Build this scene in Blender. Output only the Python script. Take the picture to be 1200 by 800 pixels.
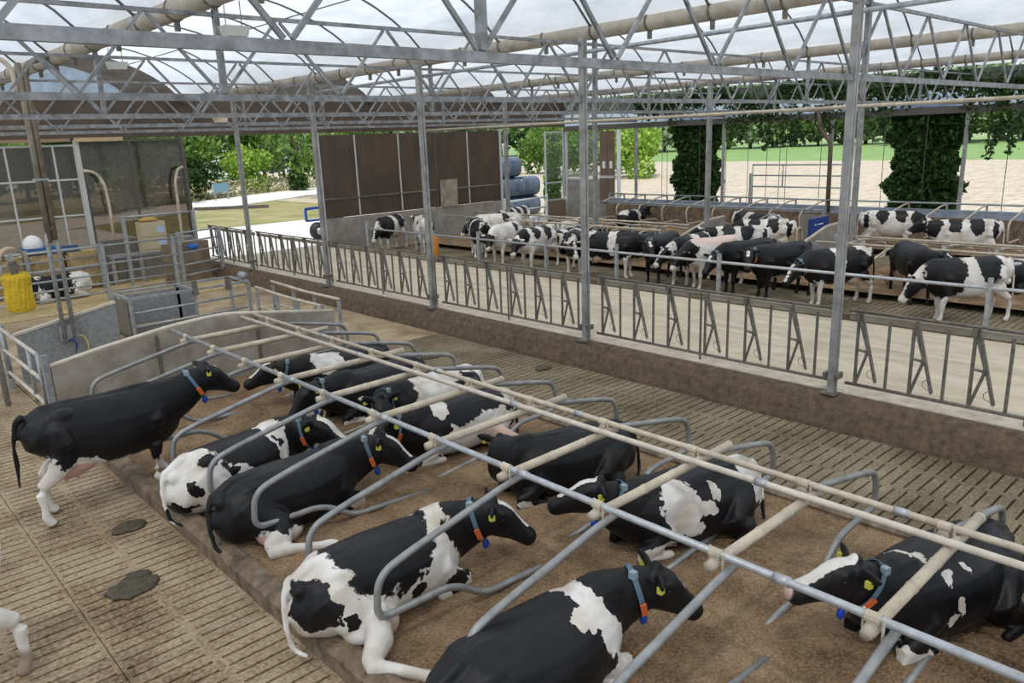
import bpy, bmesh, math, random
import numpy as np
from mathutils import Vector, Matrix, noise as mnoise

for o in list(bpy.data.objects): bpy.data.objects.remove(o)
SC = bpy.context.scene
C = SC.collection
PI = math.pi

# ------------------------------------------------------------------ camera
def look(yaw, pitch, roll):
    f = Vector((math.sin(yaw)*math.cos(pitch), math.cos(yaw)*math.cos(pitch), math.sin(pitch)))
    r = f.cross(Vector((0, 0, 1))).normalized(); u = r.cross(f)
    r2 = r*math.cos(roll) + u*math.sin(roll); u2 = u*math.cos(roll) - r*math.sin(roll)
    return Matrix((r2, u2, -f)).transposed()
CAMH = 4.3
cam_d = bpy.data.cameras.new('camera'); cam = bpy.data.objects.new('camera', cam_d); C.objects.link(cam)
cam_d.sensor_width = 36.0; cam_d.lens = 36.0*907.0/1200.0; cam_d.clip_end = 2000
m = look(math.radians(42.394), math.radians(-14.602), math.radians(-2.21)).to_4x4()
m.translation = Vector((0, 0, CAMH)); cam.matrix_world = m
SC.camera = cam

# ------------------------------------------------------------------ light
W = bpy.data.worlds.new('sky'); SC.world = W; W.use_nodes = True
nt = W.node_tree; nt.nodes.clear()
out = nt.nodes.new('ShaderNodeOutputWorld'); bg = nt.nodes.new('ShaderNodeBackground')
tc = nt.nodes.new('ShaderNodeTexCoord'); sp = nt.nodes.new('ShaderNodeSeparateXYZ'); rp = nt.nodes.new('ShaderNodeValToRGB')
rp.color_ramp.elements[0].position = 0.0; rp.color_ramp.elements[0].color = (0.86, 0.91, 0.97, 1)
rp.color_ramp.elements[1].position = 0.5; rp.color_ramp.elements[1].color = (0.55, 0.70, 0.92, 1)
nt.links.new(tc.outputs['Generated'], sp.inputs[0]); nt.links.new(sp.outputs['Z'], rp.inputs[0])
nt.links.new(rp.outputs[0], bg.inputs['Color']); bg.inputs['Strength'].default_value = .95
nt.links.new(bg.outputs[0], out.inputs[0])
sl = bpy.data.lights.new('sun', 'SUN'); sl.energy = 3.6; sl.angle = math.radians(1.2); sl.color = (1.0, 0.93, 0.80)
so = bpy.data.objects.new('sun', sl); C.objects.link(so)
so.rotation_euler = Vector((0.42, 0.28, -0.86)).to_track_quat('-Z', 'Y').to_euler()
SC.view_settings.view_transform = 'Standard'; SC.view_settings.look = 'None'
SC.view_settings.exposure = 0.12; SC.view_settings.gamma = 1.0; SC.view_settings.use_curve_mapping = False

# ------------------------------------------------------------------ helpers
def unit(v): return v/max(np.linalg.norm(v), 1e-9)
class MB:
    """collects shapes into one mesh"""
    def __init__(s): s.v = []; s.f = []; s.mi = []
    def add(s, vs, fs, k=0):
        n = len(s.v); s.v += [tuple(map(float, q)) for q in vs]; s.f += [tuple(i+n for i in q) for q in fs]; s.mi += [k]*len(fs); return s
    def box(s, c, d, rz=0.0, k=0):
        x, y, z = d[0]/2, d[1]/2, d[2]/2; ca, sa = math.cos(rz), math.sin(rz)
        vs = [(c[0]+ca*a*x-sa*b*y, c[1]+sa*a*x+ca*b*y, c[2]+e*z) for a, b, e in
              ((-1,-1,-1),(1,-1,-1),(1,1,-1),(-1,1,-1),(-1,-1,1),(1,-1,1),(1,1,1),(-1,1,1))]
        return s.add(vs, [(0,3,2,1),(4,5,6,7),(0,1,5,4),(1,2,6,5),(2,3,7,6),(3,0,4,7)], k)
    def span(s, a, b, k=0):
        return s.box([(a[i]+b[i])/2 for i in range(3)], [abs(b[i]-a[i]) for i in range(3)], 0, k)
    def bar(s, p, q, w, h, k=0):
        p = np.array(p, float); q = np.array(q, float); t = unit(q-p)
        up = np.array([0, 0, 1.]) if abs(t[2]) < .95 else np.array([1., 0, 0])
        a = unit(np.cross(t, up)); b = np.cross(a, t); vs = []
        for e in (p, q):
            for i, j in ((-1,-1),(1,-1),(1,1),(-1,1)): vs.append(e+a*i*w/2+b*j*h/2)
        return s.add(vs, [(0,1,2,3),(7,6,5,4),(0,4,5,1),(1,5,6,2),(2,6,7,3),(3,7,4,0)], k)
    def tube(s, pts, r, n=8, fil=0.0, k=0, seg=5, cap=True):
        P = [np.array(p, float) for p in pts]
        if fil > 0 and len(P) > 2:
            Q = [P[0]]
            for i in range(1, len(P)-1):
                a, b, c = P[i-1], P[i], P[i+1]
                d = min(fil, .48*np.linalg.norm(b-a), .48*np.linalg.norm(c-b))
                u = b+unit(a-b)*d; w = b+unit(c-b)*d
                for j in range(seg+1):
                    t = j/seg; Q.append((1-t)**2*u+2*t*(1-t)*b+t*t*w)
            Q.append(P[-1]); P = Q
        m = len(P); R = [r]*m if np.isscalar(r) else list(np.interp(np.linspace(0, 1, m), np.linspace(0, 1, len(r)), r))
        T = []
        for i in range(m):
            T.append(unit(P[min(i+1, m-1)]-P[max(i-1, 0)]))
        up = np.array([0, 0, 1.]) if abs(T[0][2]) < .9 else np.array([1., 0, 0])
        a = unit(np.cross(T[0], up)); vs = []; 
        for i in range(m):
            a = unit(a-T[i]*np.dot(a, T[i])); b = np.cross(T[i], a)
            for j in range(n):
                th = 2*PI*j/n; vs.append(P[i]+R[i]*(a*math.cos(th)+b*math.sin(th)))
        fs = [(i*n+j, i*n+(j+1) % n, (i+1)*n+(j+1) % n, (i+1)*n+j) for i in range(m-1) for j in range(n)]
        if cap: fs += [tuple(range(n))[::-1], tuple((m-1)*n+j for j in range(n))]
        return s.add(vs, fs, k)
    def loft(s, st, n=14, k=0, pw=2.3):
        """st: (x,y,z, half_height, half_width[, roll]) ; superelliptic rings, rounded ends"""
        P = [np.array(q[:3], float) for q in st]; m = len(P); vs = []
        for i in range(m):
            t = unit(P[min(i+1, m-1)]-P[max(i-1, 0)])
            side = np.cross(np.array([0, 0, 1.]), t)
            if np.linalg.norm(side) < .15: side = np.array([0, 1., 0])
            side = unit(side); hh = np.cross(t, side)
            if len(st[i]) > 5:
                ro = st[i][5]; side, hh = side*math.cos(ro)+hh*math.sin(ro), hh*math.cos(ro)-side*math.sin(ro)
            for j in range(n):
                th = 2*PI*j/n; cx, sx = math.cos(th), math.sin(th)
                vs.append(P[i]+side*st[i][4]*math.copysign(abs(cx)**(2/pw), cx)+hh*st[i][3]*math.copysign(abs(sx)**(2/pw), sx))
        fs = [(i*n+j, i*n+(j+1) % n, (i+1)*n+(j+1) % n, (i+1)*n+j) for i in range(m-1) for j in range(n)]
        vs.append(P[0]-unit(P[1]-P[0])*min(st[0][3], st[0][4])*.5); vs.append(P[-1]+unit(P[-1]-P[-2])*min(st[-1][3], st[-1][4])*.5)
        a, b = m*n, m*n+1
        fs += [(a, (j+1) % n, j) for j in range(n)]+[(b, (m-1)*n+j, (m-1)*n+(j+1) % n) for j in range(n)]
        return s.add(vs, fs, k)
    def ell(s, c, r, n=12, mm=8, k=0):
        vs = []; 
        for i in range(1, mm):
            ph = PI*i/mm
            for j in range(n):
                th = 2*PI*j/n; vs.append((c[0]+r[0]*math.sin(ph)*math.cos(th), c[1]+r[1]*math.sin(ph)*math.sin(th), c[2]+r[2]*math.cos(ph)))
        fs = [(i*n+j, (i+1)*n+j, (i+1)*n+(j+1) % n, i*n+(j+1) % n) for i in range(mm-2) for j in range(n)]
        vs += [(c[0], c[1], c[2]+r[2]), (c[0], c[1], c[2]-r[2])]; a = (mm-1)*n
        fs += [(a, j, (j+1) % n) for j in range(n)]+[(a+1, (mm-2)*n+(j+1) % n, (mm-2)*n+j) for j in range(n)]
        return s.add(vs, fs, k)
    def prism(s, poly, a, b, axis=1, k=0):
        """extrude polygon (2-D pairs in the other two axes) from a to b along axis"""
        def q(u, v, w):
            return {0: (w, u, v), 1: (u, w, v), 2: (u, v, w)}[axis]
        n = len(poly); vs = [q(u, v, a) for u, v in poly]+[q(u, v, b) for u, v in poly]
        fs = [tuple(range(n)), tuple(range(2*n-1, n-1, -1))]+[(i, (i+n), (i+1) % n+n, (i+1) % n) for i in range(n)]
        return s.add(vs, fs, k)
    def mesh(s, name, mats, smooth=False, fix=True):
        me = bpy.data.meshes.new(name); me.from_pydata(s.v, [], s.f)
        for mt in (mats if isinstance(mats, (list, tuple)) else [mats]): me.materials.append(mt)
        if len(me.materials) > 1: me.polygons.foreach_set('material_index', s.mi)
        if fix:
            bm = bmesh.new(); bm.from_mesh(me); bmesh.ops.recalc_face_normals(bm, faces=bm.faces); bm.to_mesh(me); bm.free()
        if smooth: me.polygons.foreach_set('use_smooth', [True]*len(me.polygons))
        me.update(); return me
def link(name, me, parent=None, loc=None, rz=None):
    o = bpy.data.objects.new(name, me); C.objects.link(o)
    if parent is not None: o.parent = parent
    if loc is not None: o.location = loc
    if rz is not None: o.rotation_euler = (0, 0, rz)
    return o
def tag(o, label=None, cat=None, group=None, kind=None):
    if label: o['label'] = label
    if cat: o['category'] = cat
    if group: o['group'] = group
    if kind: o['kind'] = kind
    return o
def thing(name, label, cat, loc=(0, 0, 0), rz=0.0, group=None, kind=None):
    o = bpy.data.objects.new(name, None); C.objects.link(o); o.empty_display_size = .1
    o.location = loc; o.rotation_euler = (0, 0, rz)
    return tag(o, label, cat, group, kind)
def part(name, mb, mat, parent, smooth=False, loc=None, rz=None):
    return link(name, mb.mesh(name, mat, smooth), parent, loc, rz)
def solo(name, mb, mat, label, cat, group=None, kind=None, smooth=False, loc=None, rz=None):
    return tag(link(name, mb.mesh(name, mat, smooth), None, loc, rz), label, cat, group, kind)
def struct(name, mb, mat, label, smooth=False, cat=None, parent=None):
    o = link(name, mb.mesh(name, mat, smooth), parent)
    return tag(o, label, cat or name.split('_')[0], kind='structure')
ORD = ['first','second','third','fourth','fifth','sixth','seventh','eighth','ninth','tenth','eleventh','twelfth','thirteenth','fourteenth','fifteenth']

# ------------------------------------------------------------------ materials
def mat(name, col, rough=.6, metal=0.0, var=.0, scale=6.0, bump=0.0, bscale=40.0, col2=None, spec=.4, detail=4.0, stretch=(1, 1, 1)):
    M = bpy.data.materials.new(name); M.use_nodes = True; t = M.node_tree; b = t.nodes['Principled BSDF']
    b.inputs['Base Color'].default_value = (*col, 1); b.inputs['Roughness'].default_value = rough; b.inputs['Metallic'].default_value = metal
    b.inputs['Specular IOR Level'].default_value = spec
    g = t.nodes.new('ShaderNodeTexCoord'); geo = t.nodes.new('ShaderNodeNewGeometry')
    mp = t.nodes.new('ShaderNodeMapping'); mp.inputs['Scale'].default_value = stretch; t.links.new(geo.outputs['Position'], mp.inputs[0])
    if var > 0 or col2:
        n = t.nodes.new('ShaderNodeTexNoise'); n.inputs['Scale'].default_value = scale; n.inputs['Detail'].default_value = detail; n.inputs['Roughness'].default_value = .65
        t.links.new(mp.outputs[0], n.inputs['Vector'])
        r = t.nodes.new('ShaderNodeValToRGB'); c2 = col2 or tuple(c*(1-var) for c in col); c1 = col if col2 else tuple(min(1, c*(1+var)) for c in col)
        r.color_ramp.elements[0].position = .32; r.color_ramp.elements[1].position = .68
        r.color_ramp.elements[0].color = (*c2, 1); r.color_ramp.elements[1].color = (*c1, 1)
        t.links.new(n.outputs['Fac'], r.inputs[0]); t.links.new(r.outputs[0], b.inputs['Base Color'])
    if bump > 0:
        n = t.nodes.new('ShaderNodeTexNoise'); n.inputs['Scale'].default_value = bscale; n.inputs['Detail'].default_value = 5
        t.links.new(mp.outputs[0], n.inputs['Vector'])
        bp = t.nodes.new('ShaderNodeBump'); bp.inputs['Strength'].default_value = bump; bp.inputs['Distance'].default_value = .03
        t.links.new(n.outputs['Fac'], bp.inputs['Height']); t.links.new(bp.outputs[0], b.inputs['Normal'])
    return M
galv = mat('galvanised steel', (.33, .35, .36), .42, .35, .28, 9, .12, 60)
galv_dark = mat('weathered steel', (.16, .145, .125), .5, .3, .35, 14)
galv_new = mat('bright galvanised tube', (.40, .41, .42), .38, .45, .2, 12)
tube_tan = mat('dusty tan tube', (.50, .43, .33), .6, 0, .22, 5)
tube_grey = mat('grey loop tube', (.27, .27, .265), .42, .35, .25, 6)
tube_white = mat('pale painted tube', (.56, .50, .42), .5, 0, .15, 6)
column_m = mat('column steel', (.27, .27, .26), .55, .15, .3, 4)
truss_m = mat('truss steel', (.22, .225, .23), .5, .2, .4, 7)
hoop_m = mat('hoop steel', (.15, .155, .16), .5, .2, .2, 5)
gutter_m = mat('tan gutter tube', (.40, .36, .30), .6, 0, .25, 3)
concrete = mat('stall wall concrete', (.38, .35, .30), .85, 0, .3, 2.2, .3, 30, col2=(.22, .19, .15))
plate_m = mat('spattered grey plate', (.33, .35, .37), .55, .15, .3, 14, col2=(.20, .20, .20))
concrete_far = mat('far concrete', (.27, .245, .215), .85, 0, .25, 2)
kerb_dirt = mat('manured kerb', (.115, .08, .05), .9, 0, .4, 9, .8, 35)
kerb_tan = mat('kerb concrete', (.26, .195, .13), .85, 0, .35, 5, .8, 30, col2=(.09, .062, .038))
ledge_m = mat('pale feed ledge', (.62, .55, .45), .8, 0, .2, 4, col2=(.42, .35, .26))
feed_m = mat('feed passage concrete', (.58, .50, .37), .8, 0, .2, 1.2, col2=(.40, .33, .245), stretch=(3, .6, 1))
brown_panel = mat('brown twin-wall panel', (.10, .068, .045), .35, 0, .3, 1.6, col2=(.055, .04, .03), stretch=(1, 1, .4))
rubber = mat('black rubber', (.015, .015, .016), .6)
blue_m = mat('blue plastic', (.01, .045, .22), .4)
blue_tag = mat('blue tag plastic', (.01, .06, .40), .35)
orange_m = mat('orange plastic', (.62, .13, .03), .5)
orange_cloth = mat('orange plastic drum', (.58, .22, .04), .5, 0, .2, 8)
yellow_m = mat('yellow bristles', (.62, .42, .02), .7, 0, .25, 30, .5, 90)
ytag = mat('yellow ear tag', (.55, .52, .08), .5)
collar_m = mat('blue-grey collar webbing', (.09, .15, .20), .7)
white_m = mat('white plastic', (.75, .76, .76), .4)
wood_m = mat('pale wood', (.48, .36, .20), .7, 0, .25, 5, stretch=(1, 8, 8))
straw_m = mat('straw', (.60, .46, .24), .85, 0, .3, 9, .9, 45, col2=(.34, .24, .11))
# ================================================================== the setting
# ---- ground materials
def ground_mat(name, stops, scale, bump, bscale, rough=.9, stretch=(1, 1, 1), fine=60.0, fine_amt=.35):
    M = bpy.data.materials.new(name); M.use_nodes = True; t = M.node_tree; b = t.nodes['Principled BSDF']
    b.inputs['Roughness'].default_value = rough; b.inputs['Specular IOR Level'].default_value = .25
    geo = t.nodes.new('ShaderNodeNewGeometry'); mp = t.nodes.new('ShaderNodeMapping'); mp.inputs['Scale'].default_value = stretch
    t.links.new(geo.outputs['Position'], mp.inputs[0])
    n = t.nodes.new('ShaderNodeTexNoise'); n.inputs['Scale'].default_value = scale; n.inputs['Detail'].default_value = 6; n.inputs['Roughness'].default_value = .62
    n2 = t.nodes.new('ShaderNodeTexNoise'); n2.inputs['Scale'].default_value = fine; n2.inputs['Detail'].default_value = 4
    for q in (n, n2): t.links.new(mp.outputs[0], q.inputs['Vector'])
    mx = t.nodes.new('ShaderNodeMix'); mx.data_type = 'FLOAT'; mx.inputs[0].default_value = fine_amt
    t.links.new(n.outputs['Fac'], mx.inputs[2]); t.links.new(n2.outputs['Fac'], mx.inputs[3])
    r = t.nodes.new('ShaderNodeValToRGB'); e = r.color_ramp.elements
    while len(e) < len(stops): e.new(.5)
    for q, (p, c) in zip(e, stops): q.position = p; q.color = (*c, 1)
    t.links.new(mx.outputs[0], r.inputs[0]); t.links.new(r.outputs[0], b.inputs['Base Color'])
    n3 = t.nodes.new('ShaderNodeTexNoise'); n3.inputs['Scale'].default_value = bscale; n3.inputs['Detail'].default_value = 6
    t.links.new(mp.outputs[0], n3.inputs['Vector'])
    bp = t.nodes.new('ShaderNodeBump'); bp.inputs['Strength'].default_value = bump; bp.inputs['Distance'].default_value = .04
    t.links.new(n3.outputs['Fac'], bp.inputs['Height']); t.links.new(bp.outputs[0], b.inputs['Normal'])
    return M
sand_m = ground_mat('brown bedding', [(.32, (.07, .04, .02)), (.43, (.18, .112, .06)), (.54, (.29, .19, .108)), (.68, (.45, .315, .195))], 1.9, 1.0, 34, fine=38, fine_amt=.45)
slat_m = ground_mat('slatted concrete', [(.32, (.10, .065, .035)), (.43, (.23, .16, .092)), (.54, (.39, .30, .19)), (.7, (.50, .41, .29))], 1.0, .7, 30, .8, fine=26, fine_amt=.42)
slat_c_m = ground_mat('manured slatted concrete', [(.32, (.075, .056, .03)), (.44, (.155, .12, .07)), (.55, (.235, .19, .12)), (.7, (.33, .28, .19))], .9, .8, 26, .75, fine=22, fine_amt=.42)
field_m = ground_mat('stubble field', [(.35, (.36, .30, .22)), (.5, (.52, .445, .34)), (.65, (.66, .58, .46))], .9, 1.0, 1.6, stretch=(.55, 1.6, 1), fine=4, fine_amt=.4)
grass_m = ground_mat('green crop strip', [(.35, (.17, .28, .09)), (.65, (.27, .40, .15))], .25, .2, 3)
verge_m = ground_mat('dry grass verge', [(.35, (.16, .18, .06)), (.5, (.30, .27, .12)), (.65, (.42, .35, .20))], .5, .8, 4)
yard_m = ground_mat('pale yard', [(.3, (.60, .58, .56)), (.7, (.76, .74, .72))], .4, .1, 8)
pit_m = mat('slurry pit', (.012, .010, .008), .9)

struct('floor_pit', MB().span((-6, -2, -.62), (32, 29.4, -.5)), pit_m, 'dark slurry pit floor under the slotted alleys', cat='floor')

# ---- slatted floors: each cast slab is a piece of its floor
def slab_mesh(nx, ny, px, py, name, mt):
    mb = MB(); Wd, L, s = nx*px, ny*py, .028
    strip = .085
    for i in range(nx+1):
        w = strip if 0 < i < nx else strip/2
        x0 = max(0.004, i*px-strip/2); x1 = min(Wd-.004, i*px+strip/2)
        mb.span((x0, .004, -.16), (x1, L-.004, 0))
    for i in range(nx):
        for j in range(ny):
            a = j*py+(s/2); b = (j+1)*py-s/2
            mb.span((i*px+strip/2, a, -.16), ((i+1)*px-strip/2, b, .0))
    return mb.mesh(name, mt)
def slat_floor(name, label, x0, x1n, y0, y1n, nx, ny, px, py, mt, stagger=.0):
    f = thing(name, label, 'floor', (x0, y0, 0), kind='structure')
    me = slab_mesh(nx, ny, px, py, 'slotted_slab', mt)
    for i in range(x1n):
        for j in range(y1n):
            r = random.Random(i*77+j); 
            link('slotted_slab', me, f, (i*nx*px, j*ny*py+(stagger if i % 2 else 0), r.uniform(-.006, 0)))
    return f
slat_floor('floor_left', 'slotted concrete alley at the left where the black cow stands', -1.27, 3, 1.2, 22, 2, 7, .65, .15, slat_m)
slat_floor('floor_middle', 'slotted concrete alley between the stalls and the feed kerb', 8.0, 2, -.6, 28, 2, 7, .65, .15, slat_c_m, .075)
slat_floor('floor_far', 'slotted concrete alley where the herd stands at the far feed rail', 16.62, 2, 1.0, 18, 5, 10, .65, .15, slat_c_m)
struct('floor_pen', MB().span((-3, 24.3, -.1), (10.9, 29.3, .03)), straw_m, 'straw covered pen floor below the end windows', cat='floor')
struct('floor_crossing', MB().span((2.65, 14.1, -.2), (10.62, 24.3, -.0)), slat_m, 'brown concrete crossing behind the stall end wall', cat='floor')

# ---- bedding
def bed(name, x0, x1, y0, y1, z, lab, res=.085, amp=.05):
    nx, ny = int((x1-x0)/res), int((y1-y0)/res); vs = []; fs = []
    for j in range(ny+1):
        for i in range(nx+1):
            x = x0+(x1-x0)*i/nx; y = y0+(y1-y0)*j/ny
            e = min(1, min(i, nx-i)/5)
            h = z+e*(amp*mnoise.noise(Vector((x*1.3, y*1.3, 3)))+amp*.6*mnoise.noise(Vector((x*4, y*4, 9)))+amp*.35*mnoise.noise(Vector((x*10, y*10, 1))))
            vs.append((x, y, h))
    for j in range(ny):
        for i in range(nx):
            a = j*(nx+1)+i; fs.append((a, a+1, a+nx+2, a+nx+1))
    mb = MB(); mb.add(vs, fs); me = mb.mesh(name, sand_m, True, fix=False); o = link(name, me)
    return tag(o, lab, 'bedding', kind='stuff')
bed('bedding', 2.8, 7.86, -1.2, 13.92, .14, 'loose brown bedding filling the two rows of stalls')
struct('trim_1', MB().prism([(2.62, -.16), (2.84, -.16), (2.84, .19), (2.80, .205), (2.68, .205), (2.62, .16)], -1.2, 13.95, 1), kerb_tan, 'low brown concrete kerb along the left edge of the bedding', cat='kerb')
struct('trim_2', MB().prism([(7.82, -.16), (8.0, -.16), (8.0, .16), (7.96, .19), (7.86, .19), (7.82, .17)], -1.2, 13.95, 1), kerb_tan, 'low brown concrete kerb along the right edge of the bedding', cat='kerb')
# ---- feed kerb, ledge and passage
def wavy_kerb():
    mb = MB(); prof = [(10.52, -.16), (10.58, .06), (10.70, .30), (10.82, .42), (10.90, .46), (10.98, .46), (10.98, -.16)]
    n = 120; vs = []; fs = []
    for j in range(n+1):
        y = -1.+30.2*j/n
        for i, (x, z) in enumerate(prof):
            d = .03*mnoise.noise(Vector((y*2.1, i*.7, 2)))+.015*mnoise.noise(Vector((y*7, i*.9, 5))) if 0 < i < 4 else 0
            vs.append((x+d, y, z+d*.5))
    k = len(prof)
    for j in range(n):
        for i in range(k): fs.append((j*k+i, j*k+(i+1) % k, (j+1)*k+(i+1) % k, (j+1)*k+i))
    fs += [tuple(range(k)), tuple(n*k+i for i in range(k))[::-1]]
    return mb.add(vs, fs)
struct('trim_3', wavy_kerb(), kerb_dirt, 'dark manure-caked kerb along the feed fence', cat='kerb')
struct('trim_4', MB().prism([(10.985, -.16), (11.42, -.16), (11.42, .33), (11.36, .47), (10.985, .475)], -1., 29.2, 1), ledge_m, 'pale worn concrete ledge under the feed fence', cat='ledge')
struct('floor_feed', MB().span((11.425, -1., -.16), (16.05, 29.4, .32)), feed_m, 'pale concrete feed passage between the two feed barriers', cat='floor')
struct('trim_5', MB().prism([(16.06, -.16), (16.60, -.16), (16.60, .25), (16.5, .42), (16.06, .44)], -1., 29.3, 1), kerb_dirt, 'dark kerb on the far side of the feed passage', cat='kerb')
# ---- far side floors
struct('floor_alley', MB().span((24.4, -1, -.2), (27.3, 29.3, -.01)), slat_c_m, 'brown alley in front of the stalls by the low blue-grey wall', cat='floor')
struct('floor_bay', MB().span((16.62, 28.1, -.2), (24.4, 29.3, -.01)), slat_c_m, 'brown floor strip below the brown end wall panels', cat='floor')
bed('bedding_far', 19.9, 24.4, -1.2, 28, .16, 'brown bedding of the far double row of stalls', .2, .06)
bed('bedding_wall', 27.3, 30.95, -1.2, 28, .18, 'brown bedding of the stalls beside the low blue-grey wall', .25, .06)
pat_m = mat('manure', (.075, .06, .038), .55, 0, .4, 12, .8, 40)
for i, (x_, y_, r_, lab) in enumerate(((1.83, 7.92, .26, 'dark manure pat on the slats in front of the kerb'), (1.95, 8.1, .13, 'small manure lump beside the dark pat'), (2.25, 9.35, .2, 'flat manure pat on the slats near the standing cow'), (9.2, 12.6, .22, 'manure pat in the middle alley near the far stalls'), (10.1, 10.2, .18, 'manure pat in the middle alley by the kerb'))):
    mb = MB(); mb.ell((0, 0, 0), (r_, r_*.75, .035), 20, 8); me = mb.mesh('manure_pat', pat_m, True)
    for v in me.vertices:
        k = 1+.35*mnoise.noise(Vector((v.co.x*9, v.co.y*9, i*7))); v.co.x *= k; v.co.y *= k; v.co.z = max(-.02, v.co.z*(1+.7*mnoise.noise(Vector((v.co.x*25, v.co.y*25, i)))))
    tag(link('manure_pat', me, None, (x_, y_, .012)), lab, 'manure', 'manure pats')
lw = mat('low wall paint', (.33, .38, .45), .6, 0, .2, 2)
struct('wall_right', MB().span((31.0, -2, -.2), (31.22, 26.2, 1.22)), lw, 'low blue-grey side wall in front of the stubble field', cat='wall')

# ---- land outside
g = MB(); z = -.06
struct('ground_field', MB().span((31.22, -80, -.3), (104, 140, -.04)), field_m, 'pale stubble field beyond the open side wall', cat='field')
struct('ground_crop', MB().span((104, -120, -.3), (250, 300, -.045)), grass_m, 'bright green crop strip beyond the stubble field', cat='field')
struct('ground_meadow', MB().span((250, -300, -.3), (520, 500, -.05)), mat('pale meadow', (.30, .36, .16), .9), 'dry pale meadow in front of the far trees', cat='field')
struct('ground_yard', MB().span((-30, 29.6, -.3), (31.2, 44, .0)), yard_m, 'pale sunlit yard outside the end wall opening', cat='yard')
struct('ground_verge', MB().span((-60, 44, -.3), (31.2, 140, -.02)), verge_m, 'dry grass verge beyond the yard', cat='verge')
struct('ground_apron', MB().span((-30, 44, -.3), (13.5, 53, .0)), yard_m, 'pale apron of the yard seen through the end windows', cat='yard')
rd = MB(); rd.add([(-40, 27, .0), (60, 83, .0), (57, 90, .0), (-44, 34, .0), (-40, 27, -.2), (60, 83, -.2), (57, 90, -.2), (-44, 34, -.2)], [(0,1,2,3),(7,6,5,4),(0,4,5,1),(1,5,6,2),(2,6,7,3),(3,7,4,0)])
ro = struct('ground_road', rd, yard_m, 'narrow pale road crossing the grass verge', cat='road'); ro.location = (0, -3.2, .03)

# ================================================================== columns, trusses, roof
Y1, SY = 4.917, 4.911
ZB, ZT = 4.94, 5.90
GUT = [-9.8, -2.75, 4.29, 11.27, 19.3, 26.6, 31.3]; ZG = 6.05  # leftmost span is unseen, added to keep stray sun off the alley
TXa, TXb = -2.7, 31.25
def col_part(mb, x, y, z0, z1, w=.13, d=.10):
    # two channel sections back to back
    mb.span((x-w/2, y-d/2, z0), (x-.012, y+d/2, z1)); mb.span((x+.012, y-d/2, z0), (x+w/2, y+d/2, z1)); mb.span((x-.02, y-d/2+.02, z0), (x+.02, y+d/2-.02, z1))
for k in range(5):
    t = thing('barn_column', f'grey steel column on the feed kerb, {ORD[k]} from the camera', 'column', (10.94, Y1+SY*k, .45), group='columns along the feed fence')
    mb = MB(); col_part(mb, 0, 0, .02, 5.55); part('shaft', mb, column_m, t)
    part('base_plate', MB().box((0, 0, .012), (.3, .24, .024)), galv_dark, t)
    mb = MB(); mb.box((.0, -.085, .28), (.2, .05, .09)); mb.box((.0, .085, .28), (.2, .05, .09)); part('fence_bracket', mb, galv_dark, t)
for k in range(5):
    t = thing('barn_column', f'grey steel column among the far stalls, {ORD[k]} from the right', 'column', (22.5, Y1+SY*(k+1), 0), group='columns among the far stalls')
    mb = MB(); col_part(mb, 0, 0, .02, 5.9, .15, .12); part('shaft', mb, column_m, t); part('base_plate', MB().box((0, 0, .012), (.32, .26, .024)), galv_dark, t)
    if k == 1:
        mb = MB()
        for s in (-1, 1): mb.tube([(s*.07, 0, 4.55), (s*.12, 0, 5.1), (s*.6, 0, 5.45)], .03, 8, .3)
        part('corner_brace', mb, galv, t)
# trusses
NX = []
x = 4.27-1.655*4
while x < TXb+.1: NX.append(x); x += 1.655
for k in range(6):
    y = Y1+SY*k
    lab = f'grey lattice roof truss spanning the barn, {ORD[k]} from the camera' if k < 5 else 'grey lattice roof truss against the brown end wall'
    t = thing('roof_truss', lab, 'truss', (0, y, ZB), group='lattice roof trusses')
    h = ZT-ZB
    part('bottom_chord', MB().bar((TXa, 0, 0), (TXb, 0, 0), .05, .082), truss_m, t)
    part('top_chord', MB().bar((TXa, 0, h), (TXb, 0, h), .045, .048), truss_m, t)
    for i, x in enumerate(NX):
        for s in (-1, 1):
            xe = x+s*.8275
            if TXa < xe < TXb and abs(x-10.94) > .3 or True:
                if not (TXa <= xe <= TXb+.02): continue
                part('web_bar', MB().bar((x+s*.03, 0, .05), (xe-s*.03, 0, h-.03), .032, .036), truss_m, t)
    for gx in GUT[2:6]:
        part('gutter_post', MB().bar((gx, 0, .05), (gx, 0, h+.05), .07, .07), truss_m, t)
# gutters and pipe
gn = ['above the left stall row', 'above the feed fence', 'above the far stalls', 'nearest the open side wall']
for i, gx in enumerate(GUT[2:6]):
    t = thing('roof_gutter', f'long tan tube gutter running {gn[i]}', 'gutter', (gx, 0, ZG), group='tan roof gutters')
    mb = MB(); mb.tube([(0, -14, .08), (0, 29.4, .08)], .14, 12); part('gutter_tube', mb, gutter_m, t, True)  # tube run on unseen behind the camera to close a gap letting sun in
    me = None
    for j in range(24):
        y = Y1-2.455+1.2277*j
        mb = MB(); mb.tube([(0, -.02, .08), (0, .02, .08)], .155, 10); mb.box((0, 0, -.13), (.07, .05, .12)); 
        if me is None: me = mb.mesh('gutter_clamp', galv_dark)
        link('gutter_clamp', me, t, (0, y, 0))
solo('service_pipe', MB().tube([(11.0, 3.2, 5.79), (11.0, 19.5, 5.72)], .035, 8), galv, 'thin grey pipe running beside the column tops above the feed fence', 'pipe', smooth=True)
solo('service_pipe', MB().tube([(20.3, 3.2, 4.78), (20.3, 27, 4.80)], .045, 8), tube_tan, 'tan pipe hanging below the trusses above the far alley', 'pipe', smooth=True)
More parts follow.
